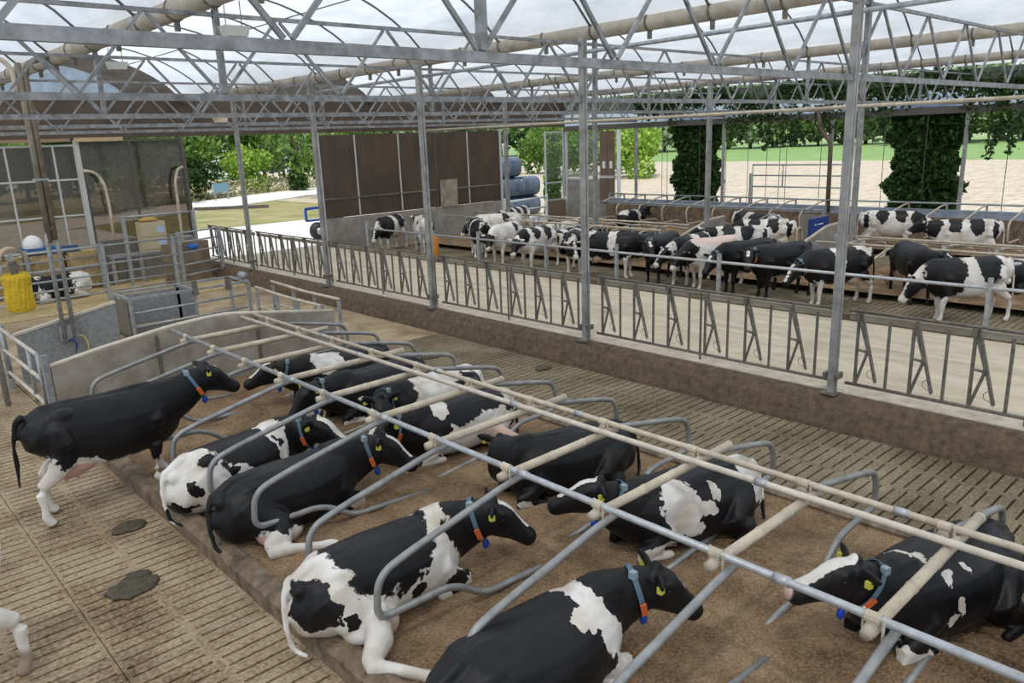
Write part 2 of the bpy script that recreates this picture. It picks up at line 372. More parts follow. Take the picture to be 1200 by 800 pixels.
# hoops
def arch(x0, x1, n=16, rise=1.42, z=ZG+.12):
    return [(x0+(x1-x0)*i/n, z+rise*(1-(2*i/n-1)**2)**.85) for i in range(n+1)]
RISE = [1.42, 1.42, 1.42, 1.42, 1.35, .9]
spn = ['beyond the left alley', 'over the left alley', 'over the stalls', 'over the feed passage', 'over the far stalls', 'along the open side']
for s in range(6):
    pts = arch(GUT[s]+.08, GUT[s+1]-.08, rise=RISE[s])
    me = None
    for j in range(11 if s else 0):
        y = Y1+2.455*j
        if me is None:
            mb = MB(); mb.tube([(a, 0, b) for a, b in pts], .022, 6); me = mb.mesh('roof_hoop', hoop_m, True)
        o = link('roof_hoop', me, None, (0, y, 0))
        tag(o, f'thin arched roof hoop {spn[s]}, {ORD[j]} from the camera', 'hoop', 'arched roof hoops')
    for q in (() if s == 0 else (5, 9, 12) if s < 5 else (8,)):
        a, b = pts[q]
        tag(solo('roof_purlin', MB().tube([(a, 2.4, b-.03), (a, 29.4, b-.03)], .014, 6), hoop_m, f'thin wire purlin under the roof film {spn[s]}, {ORD[[5,9,12,8].index(q) if q in (5,9,12,8) else 0]} of its span', 'purlin', 'roof purlins'))
# film
F = bpy.data.materials.new('roof film'); F.use_nodes = True; t = F.node_tree; t.nodes.clear()
o_ = t.nodes.new('ShaderNodeOutputMaterial'); tl = t.nodes.new('ShaderNodeBsdfTranslucent'); tp = t.nodes.new('ShaderNodeBsdfTransparent'); df = t.nodes.new('ShaderNodeBsdfDiffuse')
m1 = t.nodes.new('ShaderNodeMixShader'); m2 = t.nodes.new('ShaderNodeMixShader')
geo = t.nodes.new('ShaderNodeNewGeometry'); mp = t.nodes.new('ShaderNodeMapping'); mp.inputs['Scale'].default_value = (2.2, .5, 1.5)
n = t.nodes.new('ShaderNodeTexNoise'); n.inputs['Scale'].default_value = 1.2; n.inputs['Detail'].default_value = 6; n.inputs['Roughness'].default_value = .7
r = t.nodes.new('ShaderNodeValToRGB'); r.color_ramp.elements[0].position = .3; r.color_ramp.elements[1].position = .62
r.color_ramp.elements[0].color = (.66, .68, .70, 1); r.color_ramp.elements[1].color = (.90, .90, .89, 1)
t.links.new(geo.outputs['Position'], mp.inputs[0]); t.links.new(mp.outputs[0], n.inputs['Vector']); t.links.new(n.outputs['Fac'], r.inputs[0]); t.links.new(r.outputs[0], tl.inputs['Color'])
df.inputs['Color'].default_value = (.6, .62, .65, 1); tp.inputs['Color'].default_value = (.92, .95, 1, 1)
m1.inputs[0].default_value = .18; t.links.new(tl.outputs[0], m1.inputs[1]); t.links.new(df.outputs[0], m1.inputs[2])
m2.inputs[0].default_value = .16; t.links.new(m1.outputs[0], m2.inputs[1]); t.links.new(tp.outputs[0], m2.inputs[2]); t.links.new(m2.outputs[0], o_.inputs[0])
roof = thing('ceiling', 'white translucent film roof of arched greenhouse spans', 'roof', (0, 0, 0), kind='structure')
for s in range(6):
    pts = arch(GUT[s]+.06, GUT[s+1]-.06, 24, RISE[s]+.03); ny = 78; vs = []; fs = []
    y0, y1 = -14.0, 29.6  # film extended unseen behind the camera to stop sun leaking in
    for j in range(ny+1):
        y = y0+(y1-y0)*j/ny; sag = -.05*abs(math.sin((y-Y1)*PI/2.455))
        for i, (a, b) in enumerate(pts): vs.append((a, y, b+.03+(sag if 0 < i < 24 else 0)))
    for j in range(ny):
        for i in range(24): q = j*25+i; fs.append((q, q+1, q+26, q+25))
    mb = MB(); mb.add(vs, fs); link('film_sheet', mb.mesh('film_sheet', F, True, False), roof)
# ================================================================== stall row in the middle of the picture
YK = lambda k: 1.672+1.152*k
XC = 5.32
loopL = [(4.66, 1.2), (4.40, 1.17), (3.30, .95), (2.97, .86), (2.93, .47), (3.20, .45), (3.74, .44), (4.10, .17), (4.45, .16), (5.16, .10)]
def loop_mesh(side, long_):
    pts = [((x if side < 0 else 2*XC-x), 0, z) for x, z in loopL]
    mb = MB(); mb.tube(pts, .033, 10, .19, seg=7)
    return mb.mesh('loop', tube_grey if True else tube_tan, True)
def clamp_mesh(x):
    mb = MB(); mb.tube([(x-.05, 0, 1.2), (x+.06, 0, 1.2)], .05, 10); mb.box((x, 0, 1.24), (.06, .07, .05)); mb.tube([(x, -.05, 1.275), (x, .05, 1.275)], .04, 10)
    for s in (-1, 1): mb.tube([(x+.03*s, .075*s, 1.15), (x+.03*s, .075*s, 1.3)], .011, 6)
    return mb.mesh('clamp', tube_tan)
mL, mR = loop_mesh(-1, 0), loop_mesh(1, 0); cL, cR = clamp_mesh(4.55), clamp_mesh(2*XC-4.55)
def beam_mesh(x1):
    mb = MB(); mb.tube([(4.45, 0, 1.2), (x1, 0, 1.2)], .043, 10)
    for x in (5.18, 5.62): mb.tube([(x-.012, 0, 1.2), (x+.012, 0, 1.2)], .048, 10)
    mb.tube([(x1-.03, 0, 1.2), (x1, 0, 1.2)], .047, 10)
    return mb.mesh('crossbeam', tube_tan, True)
bs, bl = beam_mesh(6.16), beam_mesh(6.58)
for i, k in enumerate(range(10, -2, -1)):
    t = thing('stall_divider', f'bent tube stall divider of the left stall row, {ORD[i]} from the concrete end wall', 'divider', (0, YK(k), 0), group='dividers of the left stall row')
    link('loop', mL, t, (0, -.12, 0)); link('clamp', cL, t); link('crossbeam', bl if k in (0, 2, 4, 5, 7, 9) else bs, t)
    t = thing('stall_divider', f'bent tube stall divider of the right stall row, {ORD[i]} from the concrete end wall', 'divider', (0, YK(k)+.1, 0), group='dividers of the right stall row')
    link('loop', mR, t); link('clamp', cR, t)
def rail(x, z, y0, y1, r, lab, mt=None, bands=()):
    t = thing('neck_rail', lab, 'rail', (x, 0, z), group='rails over the stalls')
    mb = MB(); mb.tube([(0, y0, 0), (0, y1, 0)], r, 10); part('rail_tube', mb, mt or galv_new, t, True)
    for y in bands:
        part('sleeve', MB().tube([(0, y-.06, 0), (0, y+.06, 0)], r+.008, 10), galv_new, t, True)
rail(4.55, 1.275, -1, 13.85, .031, 'bright steel neck rail over the left stall row', galv_new, (2.3, 4.9, 7.2, 9.4))
rail(5.85, 1.275, -1, 13.98, .03, 'pale neck rail in the middle of the stalls', tube_white, (3.2, 6.4, 9.8))
rail(6.10, 1.275, -1, 13.98, .03, 'pale neck rail over the right stall row', tube_tan, (2.1, 5.6, 8.2, 11.3))
# end wall of the stalls
t = thing('wall_stall', 'dirty concrete wall closing off the far end of the stalls', 'wall', (0, 14.0, 0), kind='structure')
prof = [(2.62, 1.0), (3.44, 1.14), (4.59, 1.29), (5.2, 1.33), (5.66, 1.33), (7.83, 1.0)]
xs = [2.62, 4.3, 6.15, 7.83]
def topz(x): return float(np.interp(x, [p[0] for p in prof], [p[1] for p in prof]))
for a, b in zip(xs[:-1], xs[1:]):
    mid = [(x, z) for x, z in prof if a < x < b]
    part('wall_panel', MB().prism([(a+.008, -.15), (b-.008, -.15), (b-.008, topz(b))]+mid[::-1]+[(a+.008, topz(a))], -.06, .06, 1), concrete, t)
part('top_rail', MB().tube([(x, 0, z+.03) for x, z in prof], .038, 8, .15), tube_white, t, True)
for x in (4.3, 6.15): part('joint_strip', MB().box((x, -.068, .6), (.06, .015, 1.2)), galv_dark, t)
part('post', MB().box((2.56, 0, .6), (.09, .09, 1.25)), galv, t)
# gate
t = thing('pipe_gate', 'white three-rail tube gate at the left, between the two walls', 'gate', (2.52, 14.2, 0))
for z in (.35, .78, 1.2): part('rail', MB().tube([(0, .05, z), (0, 2.95, z)], .032, 8), tube_white, t, True)
for y in (.05, .75, 2.9): part('upright', MB().tube([(0, y, .22), (0, y, 1.24)], .028, 8), galv, t, True)
part('post', MB().box((.02, 3.0, .6), (.1, .1, 1.3)), galv, t)
# plate wall and pole
t = thing('wall_plate', 'grey spattered plate wall with white rim behind the gate', 'wall', (0, 17.25, 0), kind='structure')
part('plate', MB().prism([(2.75, 0), (4.6, 0), (4.6, 1.33), (2.75, 1.0)], -.03, .03, 1), plate_m, t)
part('rim', MB().bar((2.73, 0, 1.01), (4.62, 0, 1.35), .09, .045), tube_white, t)
t = thing('downpipe_pole', 'brown double pole with downpipe standing on the plate wall, reaching the roof', 'pole', (3.66, 17.12, 0))
for s in (-1, 1): part('leg', MB().tube([(s*.09, 0, .78), (s*.085, 0, 2.75), (s*.035, 0, 3.0)], .042, 8, .1), galv, t, True)
dp = mat('weathered brown pole', (.20, .165, .125), .6, .1, .3, 5)
part('shaft', MB().tube([(-.045, 0, 2.7), (-.03, 0, 6.0)], .055, 8), dp, t, True)
part('downpipe', MB().tube([(.06, -.01, 2.75), (.06, -.01, 5.75), (.12, -.02, 6.0), (.5, .0, 6.12)], .05, 8, .2), dp, t, True)
part('foot_bracket', MB().box((0, .03, .9), (.34, .06, .3)), galv, t); part('pipe_clip', MB().box((.0, 0, 3.9), (.24, .13, .04)), galv, t)
part('inlet_pipe', MB().tube([(-.9, .1, 6.1), (-.25, 0, 6.06), (-.13, 0, 5.85), (-.12, 0, 5.4)], .045, 8, .2), tube_tan, t, True)
solo('yellow_hose', MB().tube([(3.78, 17.16, .80), (3.90, 17.15, .80), (3.96, 17.14, .68), (3.97, 17.14, .2), (3.9, 17.1, .03)], .016, 8, .08), mat('yellow hose', (.55, .5, .12), .5), 'thin yellow hose hanging on the plate wall', 'hose', smooth=True)
solo('tap_valve', MB().tube([(3.62, 17.1, .74), (3.68, 17.05, .78), (3.74, 17.05, .66), (3.70, 17.03, .5)], [.02, .03, .02, .012], 8), blue_m, 'small blue tap on the foot of the brown pole', 'tap', smooth=True)
# brush
t = thing('cow_brush', 'yellow swinging cow brush under a tan hood at the left edge', 'brush', (2.74, 16.0, 0))
mb = MB(); rnd = random.Random(3)
prof_b = [(.19, 1.66), (.215, 1.72), (.225, 1.9), (.215, 2.1), (.235, 2.26), (.20, 2.33)]
n = 40; vs = []; fs = []
for i, (r_, z_) in enumerate(prof_b):
    for j in range(n): q = r_*(1+rnd.uniform(-.06, .06)); vs.append((q*math.cos(2*PI*j/n), q*math.sin(2*PI*j/n), z_+rnd.uniform(-.015, .015)))
for i in range(len(prof_b)-1):
    for j in range(n): fs.append((i*n+j, i*n+(j+1) % n, (i+1)*n+(j+1) % n, (i+1)*n+j))
fs += [tuple(range(n))[::-1], tuple((len(prof_b)-1)*n+j for j in range(n))]
mb.add(vs, fs); part('bristles', mb, yellow_m, t)
mb = MB(); mb.tube([(0, 0, 2.3), (0, 0, 2.55)], .06, 10); mb.box((0, 0, 2.45), (.16, .16, .1)); part('motor', mb, galv_dark, t)
hood = MB()
for j in range(10):
    a0, a1 = PI*j/10, PI*(j+1)/10
    q = lambda a, r_, y: (r_*math.cos(a), y, 2.6+r_*math.sin(a))
    hood.add([q(a0,.2,-.17),q(a1,.2,-.17),q(a1,.2,.17),q(a0,.2,.17),q(a0,.185,-.17),q(a1,.185,-.17),q(a1,.185,.17),q(a0,.185,.17)], [(0,1,2,3),(7,6,5,4),(0,4,5,1),(2,6,7,3),(1,5,6,2),(3,7,4,0)])
part('hood', hood, mat('tan hood', (.42, .30, .19), .6, 0, .15, 4), t)
mb = MB(); mb.tube([(-.18, 0, 2.55), (-.2, 0, 2.3), (-.15, 0, 2.28)], .015, 6); mb.tube([(-.5, 0, 0), (-.5, 0, 2.6), (-.1, 0, 2.62)], .05, 8, .1); part('bracket', mb, galv, t, True)
# crate
t = thing('hoof_crate', 'grey steel hoof-trimming crate behind the stall end wall', 'crate', (5.45, 19.15, 0))
L_, D_, H_ = 2.9, 1.15, 1.02
for x in (0, 1.5, L_):
    for y in (0, D_): part('upright', MB().box((x, y, H_/2), (.07, .07, H_)), galv, t)
for y in (0, D_): part('top_rail', MB().bar((0, y, H_), (L_, y, H_), .06, .06), galv, t)
for x in (0, 1.5, L_): part('cross_rail', MB().bar((x, 0, H_), (x, D_, H_), .055, .055), galv, t)
for z in (.35, .68): part('side_rail', MB().tube([(.05, -.02, z), (L_-.1, -.02, z+.02)], .028, 8), galv, t, True)
part('back_panel', MB().box((1.0, D_-.02, .56), (1.8, .03, .78)), plate_m, t)
part('end_gate', MB().box((-.05, .5, .55), (.03, .9, .8)), galv_dark, t)
for x in (1.52, 2.35): part('winch', MB().tube([(x, -.1, .95), (x, .02, .95)], .07, 10).box((x, -.04, 1.1), (.1, .1, .28)), galv_dark, t)
part('winch_drum', MB().tube([(2.75, -.15, 1.2), (2.75, .05, 1.2)], .1, 12), galv, t, True)
part('floor_tray', MB().box((L_/2, D_/2, .08), (L_, D_-.1, .1)), galv_dark, t)
# passage barriers behind end wall
for j, (x, nm) in enumerate(((8.0, 'nearer'), (8.42, 'farther'))):
    t = thing('passage_barrier', f'low tube barrier leading to the crate behind the stall wall, {nm} of the pair', 'barrier', (x, 14.75, 0), group='passage barriers')
    z1 = 1.08 if j else 1.0
    part('top_rail', MB().tube([(0, 0, z1), (0, 1.6, z1), (0, 3.2, z1+.06)], .036, 8, .2), tube_tan, t, True); part('mid_rail', MB().tube([(0, 0, .55), (0, 3.2, .58)], .03, 8), tube_tan, t, True)
    for y in (.02, 1.1, 2.1, 3.15): part('upright', MB().box((0, y, .52), (.06, .06, 1.03)), galv, t)

# ================================================================== feed fence with self-locking yokes
zt, zb = 1.60, .58
up = MB().tube([(0, 0, zb), (0, 0, zt)], .026, 6); up.tube([(0, -.01, zb+.02), (0, -.155, 1.10)], .022, 6); up.tube([(0, 0, 1.12), (0, -.15, 1.10)], .02, 6); up.box((0, -.155, 1.11), (.05, .06, .05)); up.tube([(0, 0, zt), (0, -.155, 1.12)], .018, 6)
me_up = up.mesh('yoke_frame', galv_dark)
me_lev = MB().tube([(.02, -.03, zt+.06), (.02, -.29, zb+.08)], .028, 6).mesh('lock_lever', galv_dark)
me_wire = MB().tube([(.02, -.18, 1.05), (.02, -.24, .86), (.02, -.16, .80), (.02, -.17, .72), (.02, -.27, .69), (.02, -.29, .63)], .005, 4, .03).mesh('release_wire', galv_dark)
me_sp = MB().tube([(0, 0, zb), (0, 0, zt)], .024, 6).mesh('spacer_bar', galv_dark)
bays = [(Y1-SY+.1, Y1-.1)]+[(Y1+SY*k+.1, Y1+SY*(k+1)-.1) for k in range(4)]+[(Y1+SY*4+.1, 28.4)]
green_w = mat('weathered pale green beam', (.33, .31, .25), .6, .1, .3, 3, col2=(.20, .165, .12), stretch=(1, .5, 1))
for b, (a, e) in enumerate(bays):
    t = thing('feed_fence', f'dark steel feed fence section with locking yokes, {ORD[b]} bay from the camera', 'fence', (11.15, 0, 0), group='feed fence sections')
    part('top_rail', MB().tube([(-.03, a, 1.70), (-.03, e, 1.70)], .02, 6), galv_dark, t, True)
    part('top_beam', MB().bar((.03, a, 1.60), (.03, e, 1.60), .05, .09), green_w, t)
    part('bottom_rail', MB().tube([(0, a, zb), (0, e, zb)], .025, 6), galv_dark, t, True)
    nlk = int((e-a)/.675)
    for j in range(nlk):
        y = e-.14-j*(e-a-.1)/nlk
        f = link('yoke_frame', me_up, t, (0, y, 0)); link('lock_lever', me_lev, f); link('release_wire', me_wire, f); link('spacer_bar', me_sp, t, (0, y-.44, 0))
        if j % 2 == 0: link('top_hinge', bpy.data.meshes.get('top_hinge') or MB().box((0, 0, 1.62), (.11, .06, .13)).mesh('top_hinge', galv_dark), f)
    for y in (a+.03, (a+e)/2): part('foot', MB().tube([(0, y, .4), (0, y, 1.66)], .022, 6), galv_dark, t)
# far feed rail
t = thing('feed_rail', 'single pale tube rail on posts along the far feed kerb', 'rail', (16.3, 0, 0))
part('rail_tube', MB().tube([(0, 1, 1.27), (0, 26.0, 1.19)], .035, 8), galv_new, t, True)
for y in (1.6, 4.45, 7.3, 10.3, 13.5, 16.2, 19.3, 22.4, 25.9): part('post', MB().bar((.0, y, .40), (0, y, 1.45 if y > 4 else 1.2), .08, .08), galv, t)
# ================================================================== end wall
YW = 29.4
glass = bpy.data.materials.new('tinted dusty glazing'); glass.use_nodes = True; t_ = glass.node_tree; t_.nodes.clear()
oo = t_.nodes.new('ShaderNodeOutputMaterial'); tr = t_.nodes.new('ShaderNodeBsdfTransparent'); tr.inputs[0].default_value = (.66, .61, .54, 1)
dd = t_.nodes.new('ShaderNodeBsdfDiffuse'); dd.inputs[0].default_value = (.055, .045, .035, 1); gl = t_.nodes.new('ShaderNodeBsdfGlossy'); gl.inputs['Roughness'].default_value = .08
mA = t_.nodes.new('ShaderNodeMixShader'); mB = t_.nodes.new('ShaderNodeMixShader'); mA.inputs[0].default_value = .38; mB.inputs[0].default_value = .06
t_.links.new(tr.outputs[0], mA.inputs[1]); t_.links.new(dd.outputs[0], mA.inputs[2]); t_.links.new(mA.outputs[0], mB.inputs[1]); t_.links.new(gl.outputs[0], mB.inputs[2]); t_.links.new(mB.outputs[0], oo.inputs[0])
clear = bpy.data.materials.new('clear film pane'); clear.use_nodes = True; t_ = clear.node_tree; t_.nodes.clear()
oo = t_.nodes.new('ShaderNodeOutputMaterial'); tr = t_.nodes.new('ShaderNodeBsdfTransparent'); tr.inputs[0].default_value = (.85, .88, .88, 1)
gl = t_.nodes.new('ShaderNodeBsdfGlossy'); gl.inputs['Roughness'].default_value = .1; mB = t_.nodes.new('ShaderNodeMixShader'); mB.inputs[0].default_value = .05
t_.links.new(tr.outputs[0], mB.inputs[1]); t_.links.new(gl.outputs[0], mB.inputs[2]); t_.links.new(mB.outputs[0], oo.inputs[0])
frame_w = mat('pale window frame', (.50, .50, .48), .5); frame_d = mat('dark wall frame', (.10, .09, .08), .5)

def glazed(name, lab, xs, zs, mt, fr, fw=.06, y=YW, skip=()):
    t = thing(name, lab, 'window', (0, y, 0), kind='structure')
    for i in range(len(xs)-1):
        for j in range(len(zs)-1):
            if (i, j) in skip: continue
            part('pane', MB().span((xs[i]+fw/2, -.008, zs[j]+fw/2), (xs[i+1]-fw/2, .008, zs[j+1]-fw/2)), mt, t)
    for x in xs: part('mullion', MB().box((x, 0, (zs[0]+zs[-1])/2), (fw, .06, zs[-1]-zs[0]+fw)), fr, t)
    for z in zs:
        for i in range(len(xs)-1): part('transom', MB().box(((xs[i]+xs[i+1])/2, 0, z), (xs[i+1]-xs[i]-fw, .05, fw)), fr, t)
    return t
glazed('window_1', 'pale framed grid of brown tinted panes at the left of the end wall', [1.35, 2.7, 4.05, 5.41, 6.78, 7.42], [1.25, 2.38, 3.56, 4.66], glass, frame_w)
glazed('window_2', 'tall brown dusty panes left of the yard opening', [7.62, 9.17, 10.9], [1.35, 4.78], glass, frame_d, .07)
struct('trim_6', MB().box((7.5, YW, 2.4), (.14, .14, 4.85)), frame_w, 'pale post between the two glazed parts of the end wall', cat='post')
struct('trim_7', MB().box((10.97, YW, 2.4), (.12, .16, 4.85)), frame_d, 'brown post at the left of the yard opening', cat='post')
struct('trim_8', MB().box((16.42, YW, 2.4), (.16, .16, 4.85)), frame_w, 'pale post at the right of the yard opening', cat='post')
struct('wall_back', MB().span((-3, YW-.06, -.1), (7.45, YW+.06, 1.2)), concrete_far, 'concrete plinth under the glazed end wall', cat='wall')
struct('wall_plinth', MB().span((7.55, YW-.06, -.1), (10.9, YW+.06, 1.3)), concrete_far, 'concrete plinth left of the yard opening', cat='wall')
struct('wall_end', MB().span((16.5, YW-.06, -.1), (26.4, YW+.06, 1.35)), concrete_far, 'grey concrete plinth under the big brown panels', cat='wall')
t = thing('wall_panels', 'row of big dark brown end wall panels behind the herd', 'wall', (0, YW, 0), kind='structure')
px = [16.5, 18.2, 20.43, 22.45, 24.4, 26.4]
for i in range(5):
    for z0, z1 in ((1.37, 2.12), (2.18, 4.76)):
        part('panel', MB().span((px[i]+.03, -.02, z0), (px[i+1]-.03, .02, z1)), brown_panel, t)
for x in px: part('batten', MB().box((x, -.03, 3.06), (.06, .05, 3.4)), frame_w if x in (18.2, 20.43, 24.4) else frame_d, t)
part('mid_rail', MB().box((21.45, -.035, 2.15), (9.9, .06, .05)), frame_d, t)
dust = mat('pale dust-covered panel', (.30, .26, .20), .7, 0, .3, 3)
part('pale_sheet', MB().span((22.6, -.12, 1.37), (23.6, -.06, 2.6)), dust, t)
struct('trim_9', MB().box((26.5, YW, 2.4), (.14, .14, 4.85)), frame_w, 'pale post at the left of the narrow opening to the bales', cat='post')
# band above the wall and arched gables
band = MB().span((-3, YW-.03, 4.86), (31.2, YW+.03, 6.1))
struct('wall_band', band, brown_panel, 'dark brown band above the end wall behind the trusses', cat='wall')
gab = mat('brown gable netting', (.26, .23, .20), .7, 0, .3, 1.5, stretch=(1, 1, 5))
_b = gab.node_tree.nodes['Principled BSDF']; _t = gab.node_tree.nodes.new('ShaderNodeBsdfTranslucent'); _t.inputs[0].default_value = (.22, .19, .16, 1); _m = gab.node_tree.nodes.new('ShaderNodeMixShader'); _m.inputs[0].default_value = .5
gab.node_tree.links.new(_b.outputs[0], _m.inputs[1]); gab.node_tree.links.new(_t.outputs[0], _m.inputs[2]); gab.node_tree.links.new(_m.outputs[0], gab.node_tree.nodes['Material Output'].inputs[0])
gab2 = bpy.data.materials.new('milky blue gable film'); gab2.use_nodes = True; b_ = gab2.node_tree.nodes['Principled BSDF']
gab2.node_tree.nodes.remove(b_); tl = gab2.node_tree.nodes.new('ShaderNodeBsdfTranslucent'); tl.inputs[0].default_value = (.32, .42, .55, 1); gab2.node_tree.links.new(tl.outputs[0], gab2.node_tree.nodes['Material Output'].inputs[0])
for s in range(1, 6):
    p = arch(GUT[s]+.1, GUT[s+1]-.1, 20, RISE[s])
    tag(solo('wall_gable', MB().prism([(a, b) for a, b in p], YW-.02, YW+.02, 1), gab, 'x', 'wall', kind='structure'), f'arched end gable {spn[s]}')
cx = [4.4, 6.6, 8.8]
solo('gable_window', MB().prism([(a, b) for a, b in arch(4.9, 9.4, 14, 1.05, 6.12)], YW-.08, YW-.021, 1), mat('milky blue film', (.36, .45, .55), .5, 0, .2, 3), 'milky blue arched film window in the end gable over the stalls', 'window', kind='structure')
solo('timber_board', MB().box((8.2, YW-.12, 4.83), (1.5, .12, .13)), wood_m, 'pale timber board under the last truss above the windows', 'board')
solo('timber_board', MB().box((6.3, YW-.12, 4.83), (2.0, .12, .1)), mat('brown board', (.30, .2, .13), .7), 'brown timber board under the last truss at the left', 'board')
# guard hoops
for nm, pts in (('left', [(7.5, 3.83), (7.88, 3.76), (8.1, 3.35), (8.14, 2.65), (8.08, .04)]), ('right', [(10.8, 3.8), (10.6, 3.72), (10.45, 3.3), (10.42, 1.3), (10.42, .04)])):
    solo('guard_hoop', MB().tube([(x, YW-.3, z) for x, z in pts], .05, 8, .25), tube_tan, f'bent tan tube guard before the brown panes, {nm} one', 'guard', 'bent tube guards', smooth=True)
solo('opening_beam', MB().bar((11.05, YW-.1, 2.25), (13.75, YW-.6, 2.15), .1, .12), dp, 'brown rail across the left of the yard opening', 'rail')
# ================================================================== open side wall
XS = 31.2
struct('trim_10', MB().span((XS-.1, -3, 4.62), (XS+.1, YW, 4.86)), frame_d, 'dark eave beam above the open side wall', cat='beam')
eave = bpy.data.materials.new('pale blue eave film'); eave.use_nodes = True; eave.node_tree.nodes.remove(eave.node_tree.nodes['Principled BSDF']); _t = eave.node_tree.nodes.new('ShaderNodeBsdfTranslucent'); _t.inputs[0].default_value = (.66, .74, .84, 1); eave.node_tree.links.new(_t.outputs[0], eave.node_tree.nodes['Material Output'].inputs[0])
struct('trim_11', MB().add([(XS, -3, 4.87), (XS, YW, 4.87), (XS, YW, 5.46), (XS, -3, 5.46)], [(0, 1, 2, 3)]), eave, 'pale blue eave sheet above the open side wall', cat='sheet')
struct('trim_12', MB().span((XS-.06, -3, 5.47), (XS+.06, YW, 6.1)), mat('dark green eave', (.10, .12, .09), .8, 0, .3, 3), 'dark green upper eave behind the vines', cat='beam')  # plain dark green strip
for k in range(0, 6):
    y = Y1+SY*k
    solo('wall_post', MB().box((XS-.02, y, 2.92), (.1, .12, 3.4)), column_m, f'slim grey post of the open side wall, {ORD[k]} from the right', 'post', 'posts of the open side wall')
ywire = [5.2, 7.3, 8.5, 11.2, 12.7, 13.6, 15.2, 16.7, 17.0, 17.6, 18.5, 19.6, 21.0, 22.8, 23.1]
for i, y in enumerate(ywire):
    solo('curtain_wire', MB().tube([(XS+.12, y, 1.0), (XS+.12, y, 4.7)], .014, 5), galv_dark, f'thin vertical curtain wire in the open side wall, {ORD[i]} from the right', 'wire', 'curtain wires')
# corner glazing and doors
glazed('window_3', 'clear corner panes looking onto the corn field', [29.72, 31.1], [1.1, 2.0, 4.6], clear, frame_w, .08)
t = thing('window_4', 'clear side pane over a grey board near the corner', 'window', (XS, 0, 0), kind='structure')
part('pane', MB().span((-.01, 26.95, 2.2), (.01, 29.2, 4.5)), clear, t); part('lower_board', MB().span((-.03, 26.95, .9), (.03, 29.2, 2.1)), concrete_far, t)
part('mullion', MB().span((-.05, 29.2, 0.9), (.05, 29.34, 4.6)), frame_w, t); part('sill', MB().span((-.06, 26.95, 2.1), (.06, 29.2, 2.2)), frame_w, t)
t = thing('door_1', 'brown double door with white notices in the side wall', 'door', (XS, 0, 0), kind='structure')
dbrown = mat('brown door', (.15, .10, .07), .5, 0, .2, 2)
for a, b in ((25.95, 26.4), (26.42, 26.9)):
    d = part('door_leaf', MB().span((-.03, a, .9), (.03, b, 4.55)), dbrown, t)
    part('notice', MB().span((-.05, a+.12, 2.7), (-.032, a+.3, 3.05)), white_m, d); part('cross_band', MB().span((-.06, a, 2.2), (-.032, b, 2.33)), frame_w, d)
part('jamb', MB().span((-.07, 25.6, .9), (.07, 25.75, 4.6)), white_m, t)
struct('wall_corner', MB().span((29.75, YW-.05, -.1), (31.2, YW+.05, 1.05)), mat('brown corner board', (.22, .16, .11), .7), 'brown board below the corner pane', cat='wall')
struct('wall_side', MB().span((XS-.04, 26.2, -.1), (XS+.04, 29.3, .9)), concrete_far, 'grey board below the side window and brown doors', cat='wall')
# white rails of the narrow opening
t = thing('opening_gate', 'white two-rail gate across the opening by the wrapped bales', 'gate', (26.6, YW-.1, 0))
for z in (.75, 1.25): part('rail', MB().tube([(0, 0, z), (3.0, 0, z+.05)], .05, 8), white_m, t, True)
for x in (0, 3.02): part('post', MB().box((x, 0, .7), (.1, .1, 1.5)), white_m, t)
# big tube gate in the side wall
t = thing('field_gate', 'large grey tube gate standing in the open side wall', 'gate', (XS-.3, 13.7, 0))
for z in (1.95, 2.42, 2.86): part('rail', MB().tube([(0, 0, z), (0, 4.3, z)], .03, 8), galv, t, True)
for y in (0, .9, 2.9, 4.3): part('upright', MB().tube([(0, y, 1.2 if y in (4.3,) else 1.93), (0, y, 2.88)], .028, 8), galv, t, True)
part('post', MB().bar((0, 4.4, 0.1), (0, 4.4, 2.5), .08, .08), galv, t)
solo('bent_branch_post', MB().tube([(30.9, 15.2, 5.0), (30.9, 15.1, 4.3), (30.9, 14.62, 3.7), (30.9, 14.55, .1)], .09, 8, .2), mat('bark', (.13, .10, .07), .8, 0, .3, 8), 'bent dark trunk climbing beside the side wall post', 'trunk', smooth=True)

# ================================================================== straw pen at the far left
def pipe_fence(name, lab, p, q, posts, zs, r=.03, hz=1.75, mt=None, cat='fence'):
    t = thing(name, lab, cat, (p[0], p[1], 0)); d = (q[0]-p[0], q[1]-p[1])
    for z in zs: part('rail', MB().tube([(0, 0, z), (d[0], d[1], z)], r, 8), mt or galv, t, True)
    for f in posts: part('post', MB().box((d[0]*f, d[1]*f, hz/2), (.11, .11, hz)), galv, t)
    return t
pipe_fence('pen_fence', 'grey five-rail tube fence in front of the straw pen', (2.2, 25.2), (9.0, 25.5), (.02, .31, .66, .97), (.3, .56, .84, 1.14, 1.68))
pipe_fence('pen_gate', 'grey tube gate between the straw pen and the feed fence', (9.15, 26.0), (10.8, 26.6), (.02, .98), (.35, .7, 1.1, 1.45, 1.75), .028, 1.8, None, 'gate')
pipe_fence('bale_rack', 'grey rail rack holding the straw bales at the end wall', (3.0, 28.1), (7.4, 28.1), (.02, .5, .98), (.45, .75, 1.1, 1.42), .028, 1.5, None, 'rack')
